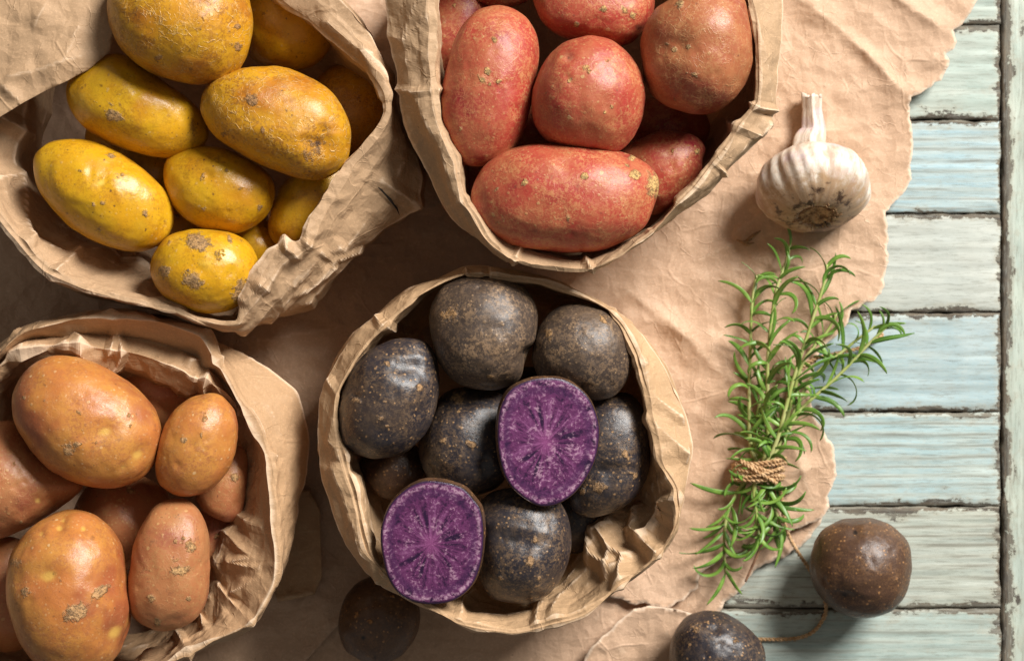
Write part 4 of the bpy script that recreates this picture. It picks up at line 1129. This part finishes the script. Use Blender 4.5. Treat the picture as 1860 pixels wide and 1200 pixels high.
def half(outline, z, tilt, shift, label):
    """Cut half: a domed skin below and a flat flesh face on top, tilted by tilt (dz/dx, dz/dy)."""
    SEED[0] += 7
    seed = SEED[0]
    w = PA(spline_closed(outline, 240), z)
    c = np.array([w[:, 0].mean(), w[:, 1].mean(), z])
    n = 240
    rows = 46
    fr = np.linspace(0, 1, rows)
    d = w[:, :2] - c[:2]
    V, rad, pol = [], [], []
    th = np.arctan2(d[:, 1], d[:, 0])
    for f in fr:
        q = d * f
        zz = z + q[:, 0] * tilt[0] + q[:, 1] * tilt[1]
        zz = zz + .02 * fbm(np.stack([q[:, 0] * .7, q[:, 1] * .7, q[:, 0] * 0], 1), seed, 2) - .05 * sm(np.full(n, f), .965, 1.0)
        V.append(np.stack([q[:, 0] + c[0], q[:, 1] + c[1], zz], 1))
        rad.append(np.full(n, f))
        pol.append(np.stack([np.cos(th) * 5.0, np.sin(th) * 5.0, np.full(n, f * 1.3)], 1))
    face_V, rad, pol = np.vstack(V), np.concatenate(rad), np.vstack(pol)
    F = grid_faces(n, rows, True)
    root = empty('halved_purple_potato', c, label, 'potato half', 'cut halves of purple potato')
    mesh_obj('cut_face', face_V, F, M_FLESH, root, c, True, {'radius': rad, 'polar': pol})
    # skin shell
    R = 30
    rim = face_V[-n:]
    depth = np.hypot(d[:, 0], d[:, 1]).mean() * .95
    SV = []
    for k in range(R):
        t = k / (R - 1) * math.pi / 2
        s = math.cos(t) ** .9 * (1 + .05 * math.sin(min(1, t * 2) * math.pi))
        q = (rim - c)[:, :2] * s
        sh = np.array(shift) * math.sin(min(math.pi / 2, t * 2.2))
        zz = c[2] + (q[:, 0] * tilt[0] + q[:, 1] * tilt[1]) - depth * math.sin(t) - .05
        p = np.stack([c[0] + q[:, 0] + sh[0], c[1] + q[:, 1] + sh[1], zz], 1)
        p += .03 * fbm(p * .7, seed + 2, 3)[:, None] * (k > 0)
        SV.append(p)
    out = (rim - c)
    lip = rim + np.stack([out[:, 0], out[:, 1], out[:, 2] * 0], 1) * .012
    lip[:, 2] -= .02
    SV = [rim + np.array([0, 0, -.012])] + [lip] + SV
    SVv = np.vstack(SV)
    sk = mesh_obj('skin', SVv, grid_faces(n, len(SV), True), M_PUR_BRN, root, c)
    return root


half([(990, 686), (955, 692), (925, 710), (908, 745), (904, 790), (908, 830), (918, 865), (935, 890), (960, 910), (985, 920), (1015, 915), (1045, 895), (1070, 860), (1085, 820), (1088, 775), (1078, 740), (1058, 710), (1025, 690)],
     11.4, (-.10, .18), (-.10, .06), 'higher purple potato half with its marbled cut face between dark whole ones')
half([(785, 872), (750, 880), (718, 905), (700, 935), (692, 970), (695, 1010), (705, 1050), (725, 1080), (755, 1095), (790, 1098), (825, 1090), (855, 1065), (872, 1025), (878, 975), (874, 930), (860, 905), (835, 882)],
     11.2, (.05, .15), (.06, .07), 'lower purple potato half with streaked cut face leaning on the bag rim')

# ------------------------------------------------------------------ garlic
n_ = N('garlic_skin')
v_ = n_.coord()
pol_ = n_.attr('polar', 'Vector')
st_ = n_.noise(n_.stretch(n_.warp(pol_, .8, .5), (3.4, 3.4, .5)), 1.0, 5, .65)
st2_ = n_.noise(n_.stretch(pol_, (9.0, 9.0, .6)), 1.0, 3, .6)
c_ = n_.mix(n_.ramp(st_, .36, .62), (.50, .37, .27), (.76, .68, .58))
c_ = n_.mix(n_.math('MULTIPLY', n_.ramp(st2_, .52, .64), .75), c_, (.52, .38, .30))
c_ = n_.mix(n_.math('MULTIPLY', n_.ramp(n_.noise(v_, .6, 3), .52, .66), .5), c_, (.50, .36, .42))
dirt_ = n_.attr('soil')
dm_ = n_.math('ADD', dirt_, n_.math('MULTIPLY', n_.math('SUBTRACT', n_.noise(n_.warp(v_, 2, .3), 1.5, 6, .72), .5), 1.5))
c_ = n_.mix(n_.math('MULTIPLY', n_.ramp(dm_, .18, .62), .8), c_, (.36, .215, .10))
c_ = n_.mix(n_.ramp(dm_, .68, .9), c_, (.07, .035, .02))
b_ = n_.bump(st_, .06, .6)
b_ = n_.bump(st2_, .025, .8, b_)
b_ = n_.bump(n_.noise(v_, 9.0, 4, .7), .01, .5, b_)
M_GAR = n_.done(c_, .42, b_, .45, **{'Subsurface Weight': .08, 'Subsurface Radius': (.004, .002, .001), 'Subsurface Scale': .3})
n_ = N('garlic_root_plate')
v_ = n_.coord()
M_ROOT = n_.done(n_.mix(n_.ramp(n_.noise(v_, 3.5, 5, .7), .36, .62), (.13, .07, .035), (.48, .31, .16)), .8, n_.bump(n_.noise(v_, 6, 4, .7), .06, 1.0), .2)
n_ = N('garlic_rootlet')
M_RTL = n_.done(n_.mix(n_.noise(n_.coord(), 4, 3), (.10, .05, .025), (.42, .26, .13)), .8, None, .2)

gc = P(1477, 338, 2.75)
g_root = empty('garlic_bulb', gc, 'whole white garlic bulb with soil stained root end, lying on the paper', 'garlic')
tl = math.radians(30)
AX = np.array([.0, math.cos(tl), -math.sin(tl)])          # root -> stem
E1 = np.array([1.0, 0, 0])
E2 = np.cross(AX, E1)
prof = np.array([(-1.62, .72), (-1.78, .95), (-1.72, 1.45), (-1.35, 2.15), (-.7, 2.68), (.0, 2.84), (.65, 2.62), (1.2, 2.08), (1.6, 1.4), (1.95, .9), (2.4, .66)])
pr = spline_open(prof, 10)
na, m = 300, len(pr)
th = np.arange(na) * 2 * math.pi / na
lob_c = np.array([.2, 1.05, 1.8, 2.7, 3.5, 4.35, 5.3])
dl = np.abs((th[:, None] - lob_c[None] + math.pi) % (2 * math.pi) - math.pi).min(1)
GV, GP_, GS = [], [], []
for k in range(m):
    s, r = pr[k]
    body_w = math.exp(-((s + .1) / 1.5) ** 2)
    lob = 1 + .055 * body_w * (np.cos(np.clip(dl / .48, 0, 1) * math.pi) * .5) - .012 * body_w * np.cos(th * 23 + 2 * np.sin(th * 3 + s))
    q = np.stack([np.cos(th) * 1.2, np.sin(th) * 1.2, np.full(na, s * .5)], 1)
    rr = r * lob * (1 + .02 * fbm(q, 61, 3)) + .015 * fbm(q * np.array([7, 7, 1.2]), 63, 2)
    # wrinkled neck
    rr = rr * (1 + .10 * sm(np.full(na, s), 1.5, 2.4) * np.cos(th * 5 + s))
    GV.append(gc + s * AX[None] + rr[:, None] * (np.cos(th)[:, None] * E1 + np.sin(th)[:, None] * E2))
    GP_.append(np.stack([np.cos(th), np.sin(th), np.full(na, s)], 1))
    near = math.exp(-((s + 1.7) / 1.05) ** 2)
    up = np.exp(-((th - 1.1) / .45) ** 2) * math.exp(-((s + .9) / .8) ** 2) + .8 * np.exp(-((th - 2.3) / .3) ** 2) * math.exp(-((s + .35) / .6) ** 2)
    GS.append(np.clip(near * .70 + up * .85, 0, 1.0))
mesh_obj('bulb', np.vstack(GV), grid_faces(na, m, True), M_GAR, g_root, gc, True, {'polar': np.vstack(GP_), 'soil': np.concatenate(GS)})
# stem: a bent, ribbed, papery tube with a hollow cut end
n0 = gc + 2.25 * AX
sp = spline_open([n0 - .2 * AX, n0 + np.array([.0, .25, -.05]), P(1477, 238, 1.35), P(1475, 205, 1.4), P(1474, 173, 1.5)], 10)
tv, tf, tn, tb = tube(sp, .62, 36, np.interp(np.linspace(0, 1, len(sp)), [0, .25, .5, .8, 1], [1.5, 1.30, 1.0, .78, .82]))
tv = tv.reshape(len(sp), 36, 3)
a36 = np.arange(36) * 2 * math.pi / 36
rib = 1 + .09 * np.cos(a36 * 6 + .6) + .06 * np.cos(a36 * 11)
tv = sp[:, None] + (tv - sp[:, None]) * rib[None, :, None]
rag_ = .16 * fbm(np.stack([np.cos(a36) * 2.2, np.sin(a36) * 2.2, a36 * 0], 1), 91, 3)
tv[-1] += rag_[:, None] * (sp[-1] - sp[-4]) / np.linalg.norm(sp[-1] - sp[-4])
inner = sp[-1] + (tv[-1] - sp[-1]) * .72
deep = inner - (sp[-1] - sp[-4]) * .8
SV = np.vstack([tv.reshape(-1, 3), inner, deep])
mesh_obj('stem', SV, np.vstack([grid_faces(36, len(sp) + 2, True)]), M_GAR, g_root, n0, True,
         {'polar': np.stack([np.tile(np.cos(a36), len(sp) + 2), np.tile(np.sin(a36), len(sp) + 2), np.repeat(np.arange(len(sp) + 2) * .1, 36)], 1), 'soil': np.full(len(SV), .05)})
# root plate and rootlets
pv = []
for k, (s, r) in enumerate([(-1.62, .80), (-1.74, .76), (-1.70, .60), (-1.60, .42), (-1.56, .2), (-1.55, .02)]):
    rr = r * (1 + .07 * fbm(np.stack([np.cos(th) * 2, np.sin(th) * 2, np.full(na, k * .3)], 1), 71, 3))
    zz = s + .05 * fbm(np.stack([np.cos(th) * r * 5, np.sin(th) * r * 5, th * 0], 1), 73, 3)
    pv.append(gc + zz[:, None] * AX + rr[:, None] * (np.cos(th)[:, None] * E1 + np.sin(th)[:, None] * E2))
mesh_obj('root_plate', np.vstack(pv), grid_faces(na, 6, True), M_ROOT, g_root, gc - 1.6 * AX)
parts = []
for k in range(120):
    a = rnd.uniform(0, 2 * math.pi)
    o_ = math.cos(a) * E1 + math.sin(a) * E2
    p0 = gc - 1.70 * AX + o_ * rnd.uniform(.66, .86)
    t_ = -math.sin(a) * E1 + math.cos(a) * E2
    L = rnd.uniform(.10, .34)
    p1 = p0 - AX * L * rnd.uniform(.05, .55) + o_ * L * rnd.uniform(.3, .9) + t_ * rnd.uniform(-.15, .15)
    p2 = p1 + o_ * L * .5 + t_ * rnd.uniform(-.2, .2) - AX * rnd.uniform(-.12, .1)
    v, f, *_ = tube(spline_open([p0, p1, p2], 3), rnd.uniform(.018, .035), 4)
    parts.append((v, f))
V, F = join(parts)
o_ = mesh_obj('rootlets', V, F, M_RTL, g_root, gc - 1.7 * AX)
o_['kind'] = 'stuff'
# dry curl of skin beside it
parts = []
for a, b, c in [((1338, 436), (1352, 440), (1366, 434)), ((1352, 440), (1368, 428), (1381, 419)), ((1346, 440), (1356, 444), (1370, 441))]:
    v, f, *_ = tube(spline_open([P(*a, .95), P(*b, 1.1), P(*c, 1.0)], 6), .10, 6, np.concatenate([np.linspace(.4, 1, 7), np.linspace(.9, .3, 6)]))
    parts.append((v, f))
V, F = join(parts)
tag(mesh_obj('dry_root_scrap', V, F, M_RTL, None, P(1360, 435, 1.0)), 'tiny brown dried root scrap lying left below the garlic', 'scrap')

# ------------------------------------------------------------------ rosemary
n_ = N('rosemary_leaf')
v_ = n_.coord()
ac_ = n_.attr('across')
rn_ = n_.new('ShaderNodeObjectInfo').outputs['Random']
c_ = n_.mix(rn_, (.055, .14, .014), (.20, .34, .05))
c_ = n_.mix(n_.ramp(n_.noise(v_, 1.4, 3), .4, .65), c_, (.085, .20, .022))
c_ = n_.mix(n_.math('MULTIPLY', n_.ramp(ac_, .28, .0), .55), c_, (.22, .36, .09))
c_ = n_.mix(n_.math('MULTIPLY', n_.attr('under'), .8), c_, (.25, .36, .17))
b_ = n_.bump(n_.noise(v_, 9, 3), .008, .6)
b_ = n_.bump(n_.ramp(ac_, .2, .0), .02, -.6, b_)
M_LEAF = n_.done(c_, .40, b_, .45)
n_ = N('rosemary_stem')
v_ = n_.coord()
c_ = n_.mix(n_.ramp(n_.noise(v_, 1.0, 3), .35, .65), (.30, .36, .09), (.42, .43, .17))
M_STEM = n_.done(c_, .5, n_.bump(n_.noise(v_, 8, 3), .01, .6), .4)
n_ = N('rosemary_wood')
v_ = n_.coord()
M_WOOD = n_.done(n_.mix(n_.ramp(n_.noise(v_, 2, 4), .35, .65), (.12, .055, .03), (.30, .16, .09)), .7, n_.bump(n_.noise(v_, 8, 3), .02, .8), .3)


def leaf_mesh(L, w, bend, lift, roll, seed):
    """A narrow in-rolled leaf along +x, curving by bend (rad) in its plane."""
    n, q = 14, 7
    t = np.linspace(0, 1, n)
    a = bend * t ** 1.25
    dx, dy = np.cos(a), np.sin(a)
    x = np.concatenate([[0], np.cumsum((dx[1:] + dx[:-1]) / 2)]) * L / (n - 1)
    y = np.concatenate([[0], np.cumsum((dy[1:] + dy[:-1]) / 2)]) * L / (n - 1)
    z = lift * np.sin(t * math.pi * .8) + .05 * np.sin(t * 5 + seed)
    wid = w * np.clip(np.minimum(.35 + t * 3.2, 1), 0, 1) * np.sqrt(np.clip(1 - t ** 3.4, 0.01, 1)) * (1 - .1 * t)
    V, ac, un = [], [], []
    rl = roll + .5 * np.sin(t * 3 + seed)
    for top in (1, 0):
        for i in range(n):
            for j in range(q):
                u = (j / (q - 1)) * 2 - 1
                h = (-.30 * u * u + .10 * abs(u)) * wid[i] - (0 if top else .045 * (1 - u * u) + .004)
                lat = u * wid[i]
                yy = lat * math.cos(rl[i]) - h * math.sin(rl[i])
                zz = lat * math.sin(rl[i]) + h * math.cos(rl[i])
                V.append((x[i] - math.sin(a[i]) * yy, y[i] + math.cos(a[i]) * yy, z[i] + zz))
                ac.append(abs(u))
                un.append(0 if top else 1)
    F = grid_faces(q, n, False).tolist()
    o = n * q
    F += [[b + o for b in reversed(f)] for f in F]
    for i in range(n - 1):
        F.append([i * q, (i + 1) * q, o + (i + 1) * q, o + i * q])
        F.append([i * q + q - 1, o + i * q + q - 1, o + (i + 1) * q + q - 1, (i + 1) * q + q - 1])
    F.append([(n - 1) * q + j for j in range(q)] + [o + (n - 1) * q + j for j in reversed(range(q))])
    me = bpy.data.meshes.new('leaf')
    me.from_pydata((np.array(V) * .01).tolist(), [], F)
    me.polygons.foreach_set('use_smooth', np.ones(len(me.polygons), bool))
    me.attributes.new('across', 'FLOAT', 'POINT').data.foreach_set('value', np.array(ac, np.float32))
    me.attributes.new('under', 'FLOAT', 'POINT').data.foreach_set('value', np.array(un, np.float32))
    me.materials.append(M_LEAF)
    return me


LEAVES = []
for k in range(14):
    b = (.35, .65, 1.0, 1.35, 1.7, 2.1, 2.7)[k % 7]
    LEAVES.append([leaf_mesh(rnd.uniform(1.6, 2.4), rnd.uniform(.105, .135), s * b, rnd.uniform(-.05, .35), rnd.uniform(-.7, .7), k) for s in (1, -1)])


def sprig(px_path, zs, label, leaves, mat=M_STEM, rad=.105, span=(.0, 1.0), tip=True, flip=False):
    pts = [P(x, y, z) for (x, y), z in zip(px_path, zs)]
    path = spline_open(pts, 8)
    n = len(path)
    root = empty('rosemary_sprig', path[0], label, 'rosemary sprig', 'rosemary sprigs tied in a bundle')
    v, f, *_ = tube(path, rad, 7, np.linspace(1.15, .6, n))
    mesh_obj('stem', v, f, mat, root, path[0])
    tang = np.gradient(path, axis=0)
    s = np.concatenate([[0], np.cumsum(np.linalg.norm(np.diff(path, axis=0), axis=1))])
    made = 0
    side = 1
    leaves = int(leaves * .95)
    for k in range(leaves):
        t = span[0] + (span[1] - span[0]) * (k // 2 + .5 + rnd.uniform(-.25, .25)) / (leaves / 2)
        d = t * s[-1]
        i = min(n - 1, int(np.searchsorted(s, d)))
        p = path[i] + np.array([0, 0, rnd.uniform(-.03, .05)])
        tg = tang[i] / np.linalg.norm(tang[i])
        a0 = math.atan2(tg[1], tg[0])
        side = -side
        near_tip = t > .88 and tip
        ang = a0 + side * rnd.uniform(.1, .5 if near_tip else 1.15)
        me = rnd.choice(LEAVES[:6] if near_tip else LEAVES)[0 if side > 0 else 1] if rnd.random() < .82 else rnd.choice(LEAVES)[0 if side < 0 else 1]
        o = bpy.data.objects.new('leaf', me)
        COL.objects.link(o)
        o.parent = root
        o.location = Vector(((p - path[0]) * .01).tolist())
        sc = rnd.uniform(.75, 1.12) * (.85 if near_tip else 1)
        o.scale = (sc, sc, sc)
        o.rotation_euler = (rnd.uniform(-.75, .75), -rnd.uniform(-.3, .6), ang)
        made += 1
    return root


sprig([(1380, 850), (1364, 812), (1361, 740), (1362, 667), (1366, 550), (1374, 500)], [1.5, 1.5, 1.5, 1.4, 1.6, 1.8], 'leftmost upright rosemary sprig of the bundle', 30)
sprig([(1384, 850), (1394, 800), (1395, 745), (1395, 647), (1408, 537), (1427, 478), (1436, 442)], [1.8, 1.9, 1.9, 2.0, 2.0, 1.9, 1.7], 'tallest rosemary sprig reaching up to the garlic', 36)
sprig([(1388, 850), (1412, 797), (1440, 693), (1473, 589), (1496, 517), (1502, 480)], [2.0, 2.2, 2.3, 2.3, 2.2, 2.2], 'rosemary sprig with an open leaf tuft, right of the tallest', 34)
sprig([(1384, 850), (1420, 790), (1440, 720), (1460, 655), (1500, 605), (1520, 570)], [1.2, 1.2, 1.3, 1.2, 1.2, 1.3], 'low rosemary sprig crossing the torn paper edge', 22)
sprig([(1392, 850), (1430, 785), (1453, 745), (1525, 680), (1575, 628), (1600, 603), (1616, 590)], [1.7, 1.6, 1.6, 1.7, 1.8, 1.9, 2.0], 'long rosemary sprig slanting out to the right over the blue plank', 30, rad=.095, span=(.05, 1))
sprig([(1388, 850), (1432, 770), (1473, 690), (1538, 632), (1590, 592)], [1.3, 1.3, 1.3, 1.3, 1.3], 'short rosemary sprig just above the slanting one', 22)
sprig([(1374, 850), (1372, 790), (1380, 730), (1392, 690)], [1.1, 1.0, 1.0, 1.1], 'stubby rosemary sprig hidden among the stems above the twine', 22)
# below the binding
sprig([(1378, 850), (1345, 885), (1322, 930), (1315, 985), (1318, 1040)], [1.5, 1.4, 1.3, 1.2, 1.1], 'rosemary stalk hanging lowest left below the twine', 26)
sprig([(1380, 850), (1370, 890), (1374, 930), (1378, 975)], [1.9, 1.9, 1.9, 1.8], 'pale rosemary stalk straight below the twine', 20, rad=.12)
sprig([(1388, 850), (1408, 900), (1396, 960), (1372, 1015), (1354, 1056)], [1.2, 1.1, 1.1, 1.0, 1.0], 'bare brown woody rosemary stalk below the twine', 10, M_WOOD, .10, (.05, .6), False)
sprig([(1384, 850), (1392, 885), (1408, 925), (1420, 960)], [1.6, 1.6, 1.5, 1.4], 'leafy rosemary stalk right below the twine', 18)

# ------------------------------------------------------------------ twine
n_ = N('jute_twine')
v_ = n_.coord()
c_ = n_.mix(n_.ramp(n_.noise(v_, 5, 4, .7), .35, .65), (.42, .24, .11), (.68, .46, .26))
M_TWINE = n_.done(c_, .75, n_.bump(n_.noise(v_, 14, 4, .7), .03, 1.0), .2)


def rope(path, r=.075, pitch=.42, strands=2):
    path = np.asarray(path)
    s = np.concatenate([[0], np.cumsum(np.linalg.norm(np.diff(path, axis=0), axis=1))])
    n = max(8, int(s[-1] / .05))
    t = np.linspace(0, s[-1], n)
    q = np.stack([np.interp(t, s, path[:, k]) for k in range(3)], 1)
    _, _, nn, bb = tube(q, .1, 3)
    out = []
    for k in range(strands):
        ph = t / pitch * 2 * math.pi + k * 2 * math.pi / strands
        o = q + r * .72 * (np.cos(ph)[:, None] * nn + np.sin(ph)[:, None] * bb)
        v, f, *_ = tube(o, r * .85, 6)
        out.append((v, f))
    # loose fibres
    for _ in range(int(s[-1] * 2.2)):
        i = rnd.randrange(0, n)
        d = nn[i] * rnd.uniform(-1, 1) + bb[i] * rnd.uniform(-1, 1)
        d /= np.linalg.norm(d)
        tg = q[min(i + 1, n - 1)] - q[max(i - 1, 0)]
        tg = tg / (np.linalg.norm(tg) + 1e-9)
        L = rnd.uniform(.12, .35)
        v, f, *_ = tube(spline_open([q[i] + d * r * .9, q[i] + d * (r + L * .35) + tg * L * .5, q[i] + d * (r + L * .4) + tg * L], 3), .009, 3)
        out.append((v, f))
    return join(out)


tw = empty('twine', P(1380, 853, 1.2), 'thin brown jute twine tied round the rosemary with trailing ends', 'twine')
bc = P(1378, 853, 1.35)
bd = np.array([.16, 1.0, 0]) / math.hypot(.16, 1)
bx = np.array([bd[1], -bd[0], 0])
parts = []
for k in range(7):
    off = (k - 3) * .15 + rnd.uniform(-.05, .05)
    tilt = rnd.uniform(-.30, .30)
    t = np.linspace(0, 2 * math.pi, 60)
    rx, rz = 1.24 + rnd.uniform(-.05, .07), .98 + rnd.uniform(-.06, .08)
    c = bc + bd * off
    path = c + np.cos(t)[:, None] * rx * bx + np.sin(t)[:, None] * rz * np.array([0, 0, 1.0]) + (np.cos(t) * tilt * rx)[:, None] * bd
    path[:, 2] = np.maximum(path[:, 2], .8)
    parts.append(rope(path, .07))
for a, b in [((-1.0, .3), (.9, -.5)), ((-.8, -.5), (1.1, .35))]:
    t = np.linspace(0, 1, 24)
    path = bc + (bx * a[0] + bd * a[1])[None] * (1 - t)[:, None] + (bx * b[0] + bd * b[1])[None] * t[:, None] + np.array([0, 0, 1.0]) * (.75 + .42 * np.sin(t * math.pi))[:, None]
    parts.append(rope(path, .07))
V, F = join(parts)
mesh_obj('binding', V, F, M_TWINE, tw, bc)
path = spline_open([P(1412, 868, 1.6), P(1419, 900, 1.15), P(1422, 930, 1.0), P(1430, 966, .95), P(1448, 1000, .75), P(1473, 1038, .3), P(1492, 1072, .12), P(1500, 1100, .06), P(1496, 1122, .06), P(1475, 1148, .06),
                    P(1440, 1159, .06), P(1380, 1160, .08), P(1330, 1158, .3)], 10)
V, F = rope(path, .07)
mesh_obj('trailing_end', V, F, M_TWINE, tw, path[0])
path = spline_open([P(1420, 800, 1.0), P(1432, 720, .95), P(1450, 675, .95), P(1480, 652, .95), P(1520, 642, .7), P(1560, 632, .35), P(1592, 616, .2), P(1604, 606, .15)], 10)
V, F = rope(path, .07)
mesh_obj('loose_end', V, F, M_TWINE, tw, path[0])
